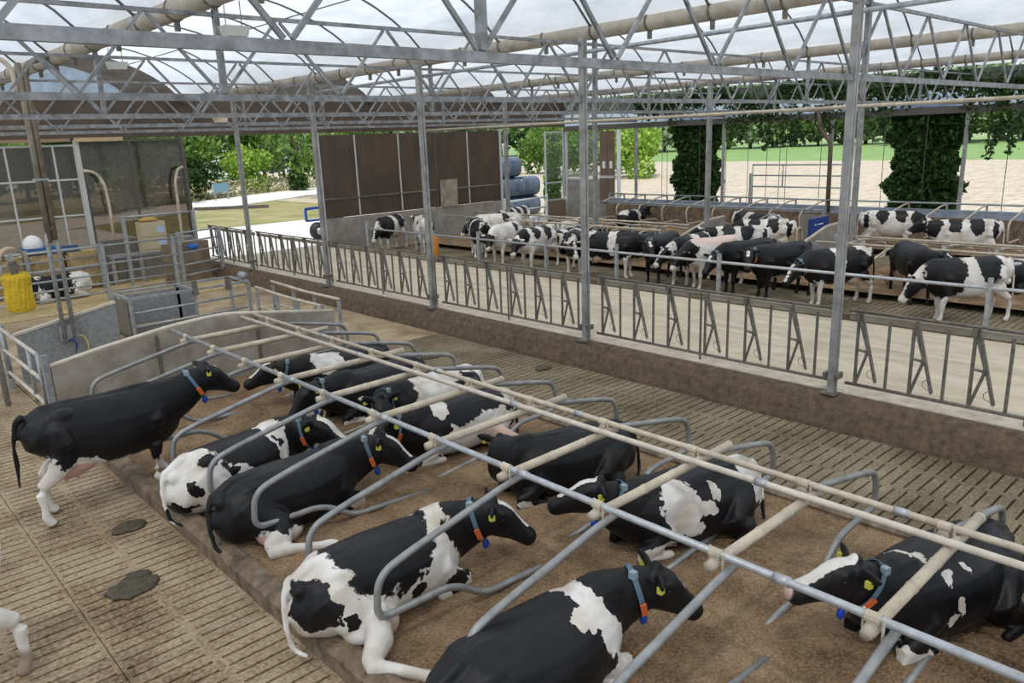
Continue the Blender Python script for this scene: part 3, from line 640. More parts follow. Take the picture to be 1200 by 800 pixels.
for i in range(4):
    mb = MB(); rnd = random.Random(i); x0 = 3.05+i*1.1
    vs = []
    bx = MB(); bx.box((x0+.53, 28.7, .65), (1.04, .9, 1.25)); me = bx.mesh('straw_bale', straw_m)
    bm = bmesh.new(); bm.from_mesh(me); bmesh.ops.bevel(bm, geom=list(bm.edges), offset=.08, segments=2, affect='EDGES'); bmesh.ops.subdivide_edges(bm, edges=bm.edges, cuts=2)
    for v in bm.verts: v.co += Vector((rnd.uniform(-.015, .015), rnd.uniform(-.015, .015), rnd.uniform(-.015, .015)))
    bm.to_mesh(me); bm.free()
    tag(link('straw_bale', me), f'square straw bale behind the rail rack, {ORD[i]} from the left', 'bale', 'straw bales in the rack')
t = thing('calf_hutch_tray', 'white dome on a blue tray upon the straw bales', 'tray', (5.55, 28.6, 1.30))
part('tray', MB().box((0.1, 0, .12), (1.0, .5, .2)), mat('blue tray', (.03, .12, .28), .5), t); part('dome', MB().ell((0, 0, .3), (.3, .25, .33)), white_m, t, True)
solo('blue_tray', MB().box((6.55, 28.6, 1.37), (.55, .4, .14)).box((6.55, 28.6, 1.44), (.5, .35, .06)), mat('blue tray two', (.03, .10, .22), .5), 'flat blue tray on the bales, right of the white dome', 'tray')
# workbench corner
t = thing('steel_bench', 'grey steel bench with trough below the brown panes', 'bench', (8.6, 28.4, 0))
part('top', MB().box((.0, 0, .98), (2.0, .6, .08)), galv, t); part('back_board', MB().box((0, .28, 1.25), (2.0, .04, .5)), galv_dark, t)
for x in (-.9, 0, .9): part('leg', MB().box((x, -.2, .47), (.12, .12, .94)), galv, t)
t = thing('drawer_cabinet', 'beige drawer cabinet with pale blue labels on the bench', 'cabinet', (9.15, 28.4, 1.02))
bei = mat('beige cabinet', (.50, .43, .28), .6)
part('body', MB().box((0, 0, .5), (.85, .45, 1.0)), bei, t)
for z in (.28, .72):
    d = part('drawer', MB().box((0, -.235, z), (.8, .03, .4)), bei, t); part('label_card', MB().box((.24, -.253, z+.02), (.26, .008, .22)), mat('pale blue card', (.42, .52, .72), .5), d)
solo('yellow_sack', MB().ell((9.1, 28.4, 2.09), (.33, .2, .09)), mat('ochre sack', (.45, .30, .08), .8), 'ochre sack lying on the beige cabinet', 'sack', smooth=True)
solo('blue_bowl', MB().ell((9.7, 26.25, 1.25), (.2, .15, .11)), mat('bright blue', (.02, .12, .45), .4), 'small bright blue bowl hanging by the pen gate', 'bowl', smooth=True)
struct('wall_pen', MB().span((8.9, 26.8, 0), (10.45, 26.95, 1.35)), mat('brown stained concrete', (.20, .155, .11), .8, 0, .35, 3), 'brown stained concrete wall end beside the feed fence', cat='wall')
pipe_fence('bench_frame', 'tall tube frame above the steel bench', (8.0, 27.6), (10.4, 27.6), (.02, .98), (2.30,), .035, 2.35, None, 'frame')
for i, (x, y, z) in enumerate(((4.41, 9.6, 5.70), (4.53, 14.5, 5.75), (8.38, 19.65, 5.052))):
    t = thing('hanging_lamp', ['white hanging lamp box under the first gutter, nearest', 'white hanging lamp box under the first gutter, farther', 'tan hanging lamp box near the feed fence trusses'][i], 'lamp', (x, y, z), group='hanging lamp boxes')
    part('housing', MB().prism([(-.12, -.07), (.12, -.07), (.16, .05), (-.16, .05)], -.1, .1, 1), tube_tan if i == 2 else mat('lamp grey', (.5, .5, .46), .5), t)
    for s in (-1, 1): part('hanger', MB().tube([(s*.1, 0, .05), (s*.1, 0, .35 if i < 2 else .15)], .006, 5), galv_dark, t)
solo('orange_drum', MB().tube([(17.0, 22.7, 0), (17.0, 22.7, .15), (17.0, 22.7, 1.0), (17.0, 22.7, 1.08)], [.2, .22, .21, .17], 14), orange_cloth, 'orange upright plastic drum by the far feed rail', 'drum', smooth=True)
# ================================================================== cattle
def V3(*a): return np.array(a, float)
def dirv(yaw, pitch):
    y, p = math.radians(yaw), math.radians(pitch)
    return V3(math.cos(y)*math.cos(p), math.sin(y)*math.cos(p), math.sin(p))
def remesh(mb, voxel, mats, name='body', smooth=9):
    me = mb.mesh('tmp', mats[0], True); o = bpy.data.objects.new('tmp', me); C.objects.link(o)
    md = o.modifiers.new('r', 'REMESH'); md.mode = 'VOXEL'; md.voxel_size = voxel; md.use_smooth_shade = True
    sm = o.modifiers.new('s', 'SMOOTH'); sm.factor = .5; sm.iterations = smooth
    dg = bpy.context.evaluated_depsgraph_get(); ev = o.evaluated_get(dg)
    nm = bpy.data.meshes.new_from_object(ev, depsgraph=dg); nm.name = name
    bpy.data.objects.remove(o); bpy.data.meshes.remove(me)
    nm.materials.clear()
    for q in mats: nm.materials.append(q)
    nm.polygons.foreach_set('use_smooth', [True]*len(nm.polygons))
    return nm
def cow_geometry(pose='stand', neck=(0, 25), head=(0, -25), side=-1, step=0.0, tail=1, neck_len=1.0, girth=1.0, stretch=True, lift=0.0, hstep=None, out=None):
    hs = step if hstep is None else hstep
    """returns (MB, info). forward +X, left +Y, ground z=0"""
    mb = MB(); lying = pose == 'lie'
    if lying:
        st = [(-.90, 0, .45, .13, .15), (-.82, 0, .41, .27, .26), (-.64, 0, .40, .36, .315), (-.40, 0, .395, .385, .36), (-.1, 0, .385, .385, .415), (.2, 0, .38, .38, .405), (.42, 0, .40, .37, .36), (.60, 0, .41, .335, .30), (.74, 0, .42, .28, .22), (.84, 0, .42, .18, .13)]
        zt = .77; nb = V3(.5, 0, .47); nb2 = V3(.74, 0, .53)
    else:
        st = [(-.90, 0, 1.24, .11, .13), (-.82, 0, 1.17, .25, .23), (-.64, 0, 1.12, .335, .275), (-.42, 0, 1.06, .385, .30), (-.1, 0, .99, .44, .345), (.2, 0, .98, .435, .34), (.45, 0, .99, .42, .30), (.62, 0, .99, .41, .26), (.76, 0, .97, .36, .20), (.87, 0, .95, .24, .13)]
        zt = 1.44; nb = V3(.48, 0, 1.08); nb2 = V3(.74, 0, 1.14)
    st = [(a, b, c, d, e*girth) for a, b, c, d, e in st]
    mb.loft(st, 20, pw=2.25)
    # spine ridge, hip and pin bones
    mb.loft([(-.86, 0, zt-.12, .05, .06), (-.7, 0, zt-.035, .05, .07), (-.4, 0, zt-.03, .05, .06), (0, 0, zt-.055, .05, .05), (.35, 0, zt-.05, .06, .055), (.55, 0, zt-.05, .06, .05), (.72, 0, zt-.14, .05, .05)], 8)
    for s in (-1, 1):
        mb.ell((-.52, s*.18*girth, zt-.13), (.16, .085, .09), 14, 10); mb.ell((-.82, s*.09, zt-.19), (.10, .06, .08), 12, 8)
    # neck
    d1 = dirv(neck[0]*.45, neck[1]*.6); d2 = dirv(neck[0], neck[1])
    p2 = nb2+d1*.19*neck_len; p3 = p2+d2*.22*neck_len
    mb.loft([(*nb, .35, .23), (*(nb2-V3(0, 0, .03)), .33, .20), (*(p2-V3(0, 0, .02)), .265, .155), (*((p2+p3)/2-V3(0, 0, .01)), .225, .135), (*p3, .19, .125), (*(p3+d2*.06), .15, .10)], 16)
    # head
    yaw = neck[0]+head[0]; dh = dirv(yaw, head[1]); sd = unit(np.cross(V3(0, 0, 1), dh)); ud = np.cross(dh, sd)
    h0 = p3+d2*.05+V3(0, 0, .05)
    def hp(t, up=0, sx=0): return h0+dh*t+ud*up+sd*sx
    prof = [(-.08, .02, .07, .075), (-.02, .0, .125, .108), (.07, -.02, .16, .128), (.16, -.035, .165, .13), (.25, -.045, .14, .105), (.34, -.052, .115, .086), (.43, -.058, .10, .083), (.50, -.062, .094, .092), (.545, -.066, .07, .078)]
    mb.loft([(*hp(t, u), a, b) for t, u, a, b in prof], 16, pw=2.6)
    mb.loft([(*hp(.03, -.12), .08, .085), (*hp(.15, -.155), .07, .075), (*hp(.30, -.135), .045, .055)], 8)  # jaw
    th_ = p2-V3(0, 0, .22)
    mb.loft([(.80, 0, st[8][2]-.16, .07, .03), (*th_, .07, .03), (*(p3-V3(0, 0, .17)), .05, .03)], 8)  # dewlap
    mb.ell(hp(-.03, .11), (.055, .06, .05), 8, 6)  # poll tuft
    ears = []
    for s in (-1, 1):
        a = hp(-.01, .055, s*.09); e = unit(sd*s*.92-dh*.22+ud*.06)
        mb.loft([(*a, .035, .03), (*(a+e*.07), .065, .024), (*(a+e*.15), .06, .022), (*(a+e*.21), .035, .018), (*(a+e*.235), .012, .012)], 8, pw=2)
        ears.append((a+e*.13, e))
        mb.ell(hp(.11, .055, s*.108), (.04, .035, .04), 8, 6)   # brow
    # legs
    if lying:
        S = side
        if out is not None:
            fx, fy = out; hx, hy = -.60, S*max(.58, abs(fy)*.62)
            mb.loft([(-.62, S*.05, .60, .10, .08), (-.64, S*.16, .45, .25, .21), (-.48, S*.31, .30, .21, .18), (-.34, S*.44, .24, .175, .15), (-.44, (S*.52+hy)/2, .20, .15, .12), (hx, hy, .13, .095, .085), (hx-.02, hy+S*.04, .11, .085, .075), (hx*.6+fx*.4, hy*.6+fy*.4, .085, .06, .055), (hx*.25+fx*.75, hy*.25+fy*.75, .07, .052, .048), (fx-.05, fy-S*.05, .065, .06, .055), (fx, fy, .05, .06, .055)], 12, pw=2)
            mb.ell((-.30, S*.38, .17), (.2, .17, .15))
        elif stretch:
            mb.loft([(-.62, S*.05, .60, .10, .08), (-.64, S*.16, .45, .25, .21), (-.48, S*.29, .30, .21, .17), (-.33, S*.41, .24, .175, .14), (-.42, S*.51, .19, .145, .11), (-.58, S*.57, .125, .095, .08), (-.64, S*.61, .10, .08, .07), (-.52, S*.66, .08, .055, .05), (-.30, S*.72, .07, .05, .045), (-.19, S*.74, .065, .055, .05), (-.10, S*.75, .05, .05, .05)], 12, pw=2)
        else:
            mb.loft([(-.62, S*.05, .60, .10, .08), (-.64, S*.16, .45, .24, .2), (-.46, S*.30, .34, .24, .16), (-.26, S*.38, .24, .19, .13), (-.45, S*.44, .12, .1, .08), (-.62, S*.45, .09, .075, .07), (-.40, S*.5, .06, .05, .05), (-.2, S*.5, .05, .05, .05)], 12, pw=2)
        mb.loft([(-.62, -S*.05, .60, .10, .08), (-.62, -S*.16, .43, .23, .19), (-.42, -S*.30, .30, .22, .14), (-.2, -S*.36, .2, .15, .11), (-.42, -S*.42, .1, .08, .08), (-.58, -S*.42, .08, .07, .07)], 12, pw=2)
        for s in (-1, 1):
            mb.loft([(.44, s*.08, .62, .08, .06), (.50, s*.16, .48, .16, .12), (.46, s*.27, .30, .14, .10), (.60, s*.27, .17, .095, .08), (.78, s*.24, .11, .075, .068), (.80, s*.24, .07, .06, .06), (.64, s*.27, .06, .048, .048), (.50, s*.29, .05, .05, .05), (.42, s*.29, .045, .045, .05)], 10, pw=2)
        mb.ell((-.42, S*.34, .16), (.2, .17, .14))
    else:
        for s in (-1, 1):
            q = step*s; h_ = hs*s
            lz = lambda z: z if z > .8 else lift+z*(.8-lift)/.8
            mb.loft([(.50, s*.05, 1.24, .10, .05), (.53, s*.10, 1.08, .18, .11), (.53, s*.16, .96, .20, .125), (.51, s*.19, .82, .15, .105), (.51+q*.3, s*.2, lz(.64), .095, .08), (.53+q*.6, s*.19, lz(.46), .068, .065), (.535+q*.6, s*.19, lz(.39), .064, .062), (.525+q*.75, s*.19, lz(.24), .044, .044), (.53+q*.9, s*.19, lz(.13), .052, .05), (.56+q*.95, s*.19, lz(.06), .058, .058), (.575+q*.95, s*.19, lz(.02), .066, .064)], 10, pw=2)
            mb.loft([(-.62, s*.06, 1.32, .10, .06), (-.62, s*.12, 1.14, .25, .16), (-.60, s*.18, .94, .24, .145), (-.57-h_*.3, s*.205, .79, .17, .12), (-.68-h_*.6, s*.2, .63, .105, .085), (-.82-h_*.8, s*.19, .51, .075, .064), (-.84-h_*.8, s*.19, .44, .066, .058), (-.82-h_*.9, s*.19, .27, .047, .046), (-.82-h_, s*.19, .13, .053, .05), (-.78-h_, s*.19, .06, .058, .058), (-.765-h_, s*.19, .02, .066, .064)], 10, pw=2)
        mb.ell((-.40, 0, .66), (.25, .19, .17)); mb.ell((-.52, 0, .60), (.15, .16, .13))
        for a, b in ((-.45, .09), (-.45, -.09), (-.58, .08), (-.58, -.08)): mb.loft([(a, b, .56, .03, .03), (a, b, .46, .022, .022)], 6)
    # tail
    if tail:
        if lying: mb.tube([(-.88, 0, zt-.1), (-.96, .02*side, zt-.2), (-1.0, .06*side, .35), (-.98, .12*side, .1), (-.9, .22*side, .05)], [.045, .032, .026, .03, .024], 8, .08)
        else: mb.tube([(-.88, 0, zt-.06), (-.98, 0, zt-.12), (-1.03, .02, 1.05), (-1.03, .04, .75), (-1.05, .05, .5)], [.045, .032, .024, .034, .02], 8, .08)
    c0 = p2+(p3-p2)*.60
    info = dict(collar=(c0-V3(0, 0, .008), d2, .215, .134), ears=ears, hp=hp, sd=sd, ud=ud, dh=dh)
    return mb, info

def coat(name, base=-.5, white=(), black=(), pink=(), seed=0.0, nz=.8, ns=8.0, rand=None, top=(), warp=.30, dark=((.0035, .0035, .0045), (.009, .0085, .0095))):
    """black-and-white coat; blobs are (centre, radius) in the animal's own space"""
    M = bpy.data.materials.new(name); M.use_nodes = True; t = M.node_tree; b = t.nodes['Principled BSDF']
    N = lambda ty: t.nodes.new(ty); lk = t.links.new
    tc = N('ShaderNodeTexCoord')
    def math_(op, a, b_=None):
        q = N('ShaderNodeMath'); q.operation = op
        for i, v in enumerate((a, b_)):
            if v is None: continue
            if isinstance(v, (int, float)): q.inputs[i].default_value = v
            else: lk(v, q.inputs[i])
        return q.outputs[0]
    wn = N('ShaderNodeTexNoise'); wn.inputs['Scale'].default_value = 4.5; wn.inputs['Detail'].default_value = 3; wn.inputs['Roughness'].default_value = .6
    wm = N('ShaderNodeMapping'); wm.inputs['Location'].default_value = (seed*1.7, -seed, seed*.6); lk(tc.outputs['Object'], wm.inputs[0]); lk(wm.outputs[0], wn.inputs['Vector'])
    ws = N('ShaderNodeVectorMath'); ws.operation = 'SUBTRACT'; lk(wn.outputs['Color'], ws.inputs[0]); ws.inputs[1].default_value = (.5, .5, .5)
    wa = N('ShaderNodeVectorMath'); wa.operation = 'MULTIPLY_ADD'; lk(ws.outputs[0], wa.inputs[0]); wa.inputs[1].default_value = (warp, warp, warp); lk(tc.outputs['Object'], wa.inputs[2])
    def blob(c, r, raw=False):
        s = N('ShaderNodeVectorMath'); s.operation = 'SUBTRACT'; lk(tc.outputs['Object'] if raw else wa.outputs[0], s.inputs[0]); s.inputs[1].default_value = c
        d = N('ShaderNodeVectorMath'); d.operation = 'DIVIDE'; lk(s.outputs[0], d.inputs[0]); d.inputs[1].default_value = r if not isinstance(r, (int, float)) else (r, r, r)
        l = N('ShaderNodeVectorMath'); l.operation = 'LENGTH'; lk(d.outputs[0], l.inputs[0])
        return math_('SUBTRACT', 1.0, l.outputs['Value'])
    mp = N('ShaderNodeMapping'); mp.inputs['Location'].default_value = (seed, seed*.7, seed*1.3); lk(tc.outputs['Object'], mp.inputs[0])
    n = N('ShaderNodeTexNoise'); n.inputs['Scale'].default_value = ns; n.inputs['Detail'].default_value = 5; n.inputs['Roughness'].default_value = .6; lk(mp.outputs[0], n.inputs['Vector'])
    v = base
    if rand is not None:
        n2 = N('ShaderNodeTexNoise'); n2.inputs['Scale'].default_value = rand[0]; n2.inputs['Detail'].default_value = 1.5; lk(mp.outputs[0], n2.inputs['Vector'])
        v = math_('MULTIPLY', math_('SUBTRACT', n2.outputs['Fac'], rand[1]), 6.0)
    for c, r in white: v = math_('MAXIMUM', v, blob(c, r)) if not isinstance(v, float) else math_('MAXIMUM', blob(c, r), v)
    for c, r in black:
        q = math_('MULTIPLY', blob(c, r), -1.0); v = math_('MINIMUM', v, q) if not isinstance(v, float) else math_('MINIMUM', q, v)
    for c, r in top: v = math_('MAXIMUM', v, blob(c, r, True))
    w = math_('MULTIPLY', math_('SUBTRACT', n.outputs['Fac'], .5), nz)
    tot = math_('ADD', w, v)
    sc = N('ShaderNodeMath'); sc.operation = 'MULTIPLY_ADD'; sc.use_clamp = True; lk(tot, sc.inputs[0]); sc.inputs[1].default_value = 22.0; sc.inputs[2].default_value = .5
    nd = N('ShaderNodeTexNoise'); nd.inputs['Scale'].default_value = 3.0; nd.inputs['Detail'].default_value = 4; lk(mp.outputs[0], nd.inputs['Vector'])
    def ramp(c0, c1, p0=.35, p1=.7):
        r = N('ShaderNodeValToRGB'); r.color_ramp.elements[0].color = (*c0, 1); r.color_ramp.elements[1].color = (*c1, 1)
        r.color_ramp.elements[0].position = p0; r.color_ramp.elements[1].position = p1; lk(nd.outputs['Fac'], r.inputs[0]); return r.outputs[0]
    blk = ramp(*dark); wht = ramp((.50, .43, .35), (.72, .69, .65), .3, .6)
    mx = N('ShaderNodeMix'); mx.data_type = 'RGBA'; lk(sc.outputs[0], mx.inputs[0]); lk(blk, mx.inputs[6]); lk(wht, mx.inputs[7]); cur = mx.outputs[2]
    for c, r, col in pink:
        q = N('ShaderNodeMath'); q.operation = 'MULTIPLY'; q.use_clamp = True; lk(blob(c, r, True), q.inputs[0]); q.inputs[1].default_value = 4.0
        m2 = N('ShaderNodeMix'); m2.data_type = 'RGBA'; lk(q.outputs[0], m2.inputs[0]); lk(cur, m2.inputs[6]); m2.inputs[7].default_value = (*col, 1); cur = m2.outputs[2]
    lk(cur, b.inputs['Base Color']); b.inputs['Roughness'].default_value = .46; b.inputs['Specular IOR Level'].default_value = .3
    b.inputs['Sheen Weight'].default_value = .02; b.inputs['Sheen Roughness'].default_value = .4
    nb = N('ShaderNodeTexNoise'); nb.inputs['Scale'].default_value = 55; nb.inputs['Detail'].default_value = 3; lk(tc.outputs['Object'], nb.inputs['Vector'])
    bp = N('ShaderNodeBump'); bp.inputs['Strength'].default_value = .12; bp.inputs['Distance'].default_value = .02; lk(nb.outputs['Fac'], bp.inputs['Height']); lk(bp.outputs[0], b.inputs['Normal'])
    return M
PINK = (.55, .33, .27); TAN = (.42, .33, .22); NOSE = (.05, .045, .045)
eye_m = mat('dark eye', (.01, .008, .008), .1)
buckle = mat('grey buckle', (.25, .33, .38), .4)
def collar_parts(info, root, tags=True, sidesign=-1, pend=True, orange=True):
    c, d, a, b = info['collar']; s = unit(np.cross(V3(0, 0, 1), d)); u = np.cross(d, s)
    mb = MB(); n = 24; vs = []; fs = []; a += .016; b += .016
    for j in range(n):
        th = 2*PI*j/n
        for w, k in ((-.022, 0), (.022, 0), (.022, .008), (-.022, .008)):
            vs.append(c+d*w+s*(b+k)*math.cos(th)+u*(a+k)*math.sin(th))
    for j in range(n):
        q = (j+1) % n
        for i in range(4): fs.append((j*4+i, j*4+(i+1) % 4, q*4+(i+1) % 4, q*4+i))
    mb.add(vs, fs); col = part('collar', mb, collar_m, root)
    if orange:
        th = -.35 if sidesign > 0 else PI+.35
        q = c+s*(b+.012)*math.cos(th)+u*(a+.012)*math.sin(th); w_ = unit(s*math.cos(th)/b+u*math.sin(th)/a); v_ = np.cross(d, w_)
        m2 = MB(); vv = []
        for i, j, k in ((-1,-1,0),(1,-1,0),(1,1,0),(-1,1,0),(-1,-1,1),(1,-1,1),(1,1,1),(-1,1,1)): vv.append(q+d*i*.026+v_*j*.06+w_*k*.016)
        m2.add(vv, [(0,3,2,1),(4,5,6,7),(0,1,5,4),(1,2,6,5),(2,3,7,6),(3,0,4,7)]); tag(part('number_tag', m2, orange_m, col), 'orange number tag on the collar')
        th = 1.0 if sidesign > 0 else PI-1.0
        q = c+s*(b+.012)*math.cos(th)+u*(a+.012)*math.sin(th); m3 = MB(); m3.box(q, (.055, .055, .06)); part('buckle', m3, buckle, col)
    if pend:
        q = c-u*(a+.05); m2 = MB(); m2.ell(q, (.04, .03, .055), 10, 6); tag(part('pendant', m2, blue_tag, col, True), 'blue transponder pendant')
def ear_tags(info, root, which=(0, 1)):
    for i in which:
        p, e = info['ears'][i]; m2 = MB(); m2.box(p-info['ud']*.045+info['dh']*.03, (.045, .045, .055)); part('ear_tag', m2, ytag, root)
def cow(label, loc, yaw, pose, mt, group, voxel=.017, collar=True, tags=(0, 1), sidesign=-1, orange=True, eyes=True, pend=True, **kw):
    mb, info = cow_geometry(pose, **kw)
    root = thing('dairy_cow', label, 'cow', loc, math.radians(yaw), group)
    link('body', remesh(mb, voxel, [mt]), root)
    if eyes:
        for s in (-1, 1): part('eye', MB().ell(info['hp'](.13, .012, s*.117), (.02, .02, .02), 8, 6), eye_m, root, True)
    if collar: collar_parts(info, root, sidesign=sidesign, orange=orange, pend=pend)
    if tags: ear_tags(info, root, tags)
    return root, info
def face(pose_info, pts):  # points on the head (t along, up) to local space
    return [tuple(float(x) for x in pose_info['hp'](*p)) for p in pts]

GS = 'cows of the left stall row'; GR = 'cows of the right stall row'
def blaze(kw, pose, r=(.05, .05, .05), pts=((.04, .13), (.09, .135), (.14, .13), (.19, .12), (.24, .10), (.29, .085), (.34, .07), (.39, .055))):
    _, inf = cow_geometry(pose, **kw)
    return [(tuple(float(x) for x in inf['hp'](*p)), r if isinstance(r, tuple) else (r,)*3) for p in pts], inf
def muzzle_blob(inf, r=.075): return (tuple(float(x) for x in inf['hp'](.56, -.05)), (r, r, r), NOSE)
SAND = .13
# --- the standing black cow
kw = dict(neck=(-8, 26), head=(4, -30), step=.11, hstep=-.07, neck_len=1.3, lift=.12); bz, inf = blaze(kw, 'stand', .038, ((.12, .135), (.2, .125), (.28, .09), (.36, .06)))
m_ = coat('coat black stander', -.5, top=bz, white=[((-.80, s*.2, .28), (.34, .22, .56)) for s in (-1, 1)]+[((.56, s*.19, .16), (.22, .12, .40)) for s in (-1, 1)]+[((-.42, -.12, .60), (.34, .3, .17)), ((-.9, 0, 1.42), (.05, .05, .05)), ((.1, 0, .55), (.25, .2, .06))],
          pink=[((-.45, -.1, .56), (.26, .3, .14), PINK), muzzle_blob(inf)]+[((a, s*.19, .0), (.14, .1, .07), (.2, .15, .09)) for a in (.6, -.68, .7, -.8, .45, -.55) for s in (-1, 1)], seed=1)
cow('black standing cow with white hind legs, front feet in an empty stall', (2.43, 10.30, 0.0), 3, 'stand', m_, GS, sidesign=-1, tail=1, **kw)
# --- left row, lying
kw = dict(neck=(-62, 14), head=(-5, -25), side=-1); bz, inf = blaze(kw, 'lie', .06)
m_ = coat('coat mottled white rump', -.5, top=bz, white=[((-.80, -.1, .35), (.58, .6, .6)), ((.50, -.08, .65), (.13, .45, .42)), ((-.15, -.40, .42), (.2, .16, .16))], black=[((-.5, -.24, .72), (.13, .11, .11)), ((-.75, -.33, .45), (.055, .09, .10)), ((-.92, -.2, .2), (.2, .28, .12)), ((-.22, -.38, .52), (.07, .1, .07)), ((-.38, -.4, .46), (.04, .06, .04)), ((.47, -.25, .62), (.035, .06, .09))],
          pink=[((-.35, -.55, .2), (.16, .16, .14), PINK)], seed=4, nz=.7)
cow('cow with white rump and black patches lying beside the standing cow', (3.46, 8.98, SAND-.03), 11, 'lie', m_, GS, **kw)
kw = dict(neck=(-32, 15), head=(-8, -34), side=-1, out=(.0, -.92)); bz, inf = blaze(kw, 'lie', .045)
m_ = coat('coat black lying', -.5, top=bz, white=[((-.42, -.55, .12), (.3, .3, .16)), ((-.2, -.75, .08), (.4, .35, .12)), ((.75, -.25, .08), (.18, .16, .07))], pink=[((-.55, -.42, .12), (.2, .14, .1), PINK), muzzle_blob(inf)], seed=7)
cow('mostly black cow lying with blue collar, second lying cow from the standing one', (3.60, 7.81, SAND-.03), 2, 'lie', m_, GS, **kw)
kw = dict(neck=(-42, 16), head=(8, -34), side=-1, out=(-.26, -1.22)); bz, inf = blaze(kw, 'lie', .045)
m_ = coat('coat big patched', .5, (), black=[((-.06, -.03, .68), (.52, .56, .42)), ((-.80, -.22, .46), (.19, .27, .22)), ((-.59, -.43, .32), (.07, .09, .08)), ((.98, -.2, .62), (.36, .5, .52)), (tuple(float(q) for q in inf['hp'](.2, 0)), (.5, .42, .42)), ((.62, -.35, .15), (.12, .14, .12)), ((.12, -.42, .30), (.05, .06, .06))], top=bz,
          pink=[((-.28, -.40, .16), (.17, .16, .17), PINK), muzzle_blob(inf), ((-.1, -.75, .04), (.1, .08, .05), TAN)], seed=11, nz=.7)
cow('black and white cow lying in the foreground, hind leg stretched out', (3.38, 5.60, SAND-.03), -2, 'lie', m_, GS, voxel=.015, **kw)
kw = dict(neck=(-32, 14), head=(0, -36), side=-1); bz, inf = blaze(kw, 'lie', .03, ((.2, .11), (.28, .09)))
m_ = coat('coat white band', -.5, top=bz, white=[((.46, .0, .66), (.11, .45, .5)), ((.34, -.22, .68), (.14, .10, .12)), ((.60, -.3, .42), (.10, .14, .2)), ((.66, -.3, .2), (.16, .2, .25)), ((-.42, -.6, .1), (.3, .3, .16))], pink=[muzzle_blob(inf)], seed=14, nz=.6)
cow('black cow with a white shoulder band lying at the bottom of the picture', (3.44, 3.66, SAND-.01), -2, 'lie', m_, GS, voxel=.015, girth=1.06, **kw)
# --- right row, lying, facing left
kw = dict(neck=(-14, 36), head=(-18, -14), side=1, neck_len=.8, stretch=False); bz, inf = blaze(kw, 'lie', .05)
m_ = coat('coat grey white flank', -.5, top=bz, white=[((.33, .3, .56), (.2, .36, .32)), ((-.09, .33, .64), (.06, .12, .1)), ((.05, .38, .50), (.09, .1, .1)), ((.22, .40, .30), (.12, .1, .10)), ((-.84, .15, .6), (.32, .45, .35)), ((.62, .3, .05), (.3, .2, .16))], pink=[muzzle_blob(inf)], seed=21, nz=.7)
cow('black cow with pale flank patch lying in the right stall row, in the foreground centre', (6.42, 4.36, SAND-.03), 164, 'lie', m_, GR, sidesign=1, voxel=.015, **kw)
kw = dict(neck=(-120, 0), head=(-25, -20), side=1)
m_ = coat('coat all black', -.5, [((.7, .28, .05), (.12, .1, .06))], seed=23)
cow('all black cow lying curled with its head turned away', (6.40, 6.10, SAND-.03), 162, 'lie', m_, GR, collar=False, stretch=False, **kw)
kw = dict(neck=(10, 14), head=(8, -30), side=1); bz, inf = blaze(kw, 'lie', .045)
m_ = coat('coat pale belly', -.5, top=bz, white=[((-.30, .45, .30), (.6, .35, .30)), ((.40, .10, .72), (.12, .2, .2)), ((.3, .3, .35), (.12, .2, .2)), ((-.85, 0, .6), (.25, .3, .3)), ((.5, .35, .1), (.3, .2, .12))], pink=[((-.3, .6, .15), (.45, .28, .3), (.62, .45, .36)), muzzle_blob(inf)], seed=27, nz=.7)
cow('cow with a pinkish pale belly lying in the right row behind the black curled one', (6.30, 8.10, SAND-.02), 176, 'lie', m_, GR, sidesign=1, **kw)
kw = dict(neck=(45, 14), head=(25, -45), side=1); bz, inf = blaze(kw, 'lie', .035, ((.42, .05), (.48, .03)))
m_ = coat('coat white back', .5, (), black=[((.78, .1, .7), (.35, .35, .4)), (tuple(float(q) for q in inf['hp'](.2, 0)), (.45, .38, .38)), ((-.5, .2, .5), (.3, .4, .25))], top=bz, pink=[muzzle_blob(inf)], seed=31)
cow('white backed cow with a black head turned toward the camera, right row', (6.72, 9.22, SAND-.02), 180, 'lie', m_, GR, sidesign=1, **kw)
kw = dict(neck=(5, 12), head=(0, -40), side=1)
m_ = coat('coat black far', -.5, [((.6, .3, .05), (.2, .15, .08))], seed=33)
cow('black cow lying with lowered head and orange tag, right row', (6.42, 10.32, SAND-.02), 180, 'lie', m_, GR, sidesign=1, **kw)
kw = dict(neck=(-8, 18), head=(-10, -20), side=1); bz, inf = blaze(kw, 'lie', .05)
m_ = coat('coat white saddle', -.5, top=bz, white=[((.36, .2, .72), (.27, .38, .25))], pink=[muzzle_blob(inf)], seed=36)
cow('black cow with a white saddle lying nearest the concrete end wall', (6.55, 11.62, SAND-.02), 178, 'lie', m_, GR, sidesign=1, **kw)
kw = dict(neck=(-14, 40), head=(-10, -10), side=1, neck_len=.8, stretch=False); bz, inf = blaze(kw, 'lie', .07, ((.02, .13), (.07, .135), (.12, .135), (.18, .13), (.23, .11), (.29, .09), (.35, .075), (.42, .05)))
m_ = coat('coat white streaks', -.5, top=bz, white=[((.46, -.12, .76), (.06, .16, .08)), ((.38, .06, .77), (.035, .17, .05)), ((.32, .28, .67), (.05, .05, .07)), ((.08, .29, .66), (.035, .06, .11)), ((.26, .39, .46), (.05, .08, .10)), ((.36, .37, .35), (.06, .08, .07)), ((.75, .28, .05), (.25, .2, .12))], pink=[(tuple(float(q) for q in inf['hp'](.56, -.02)), (.08, .08, .08), (.6, .4, .34))], seed=39)
cow('black cow with white streaks and white blaze lying at the right', (6.62, 1.94, SAND-.03), 166, 'lie', m_, GR, sidesign=1, voxel=.015, **kw)
m_ = coat('coat black edge', -.5, [], seed=41)
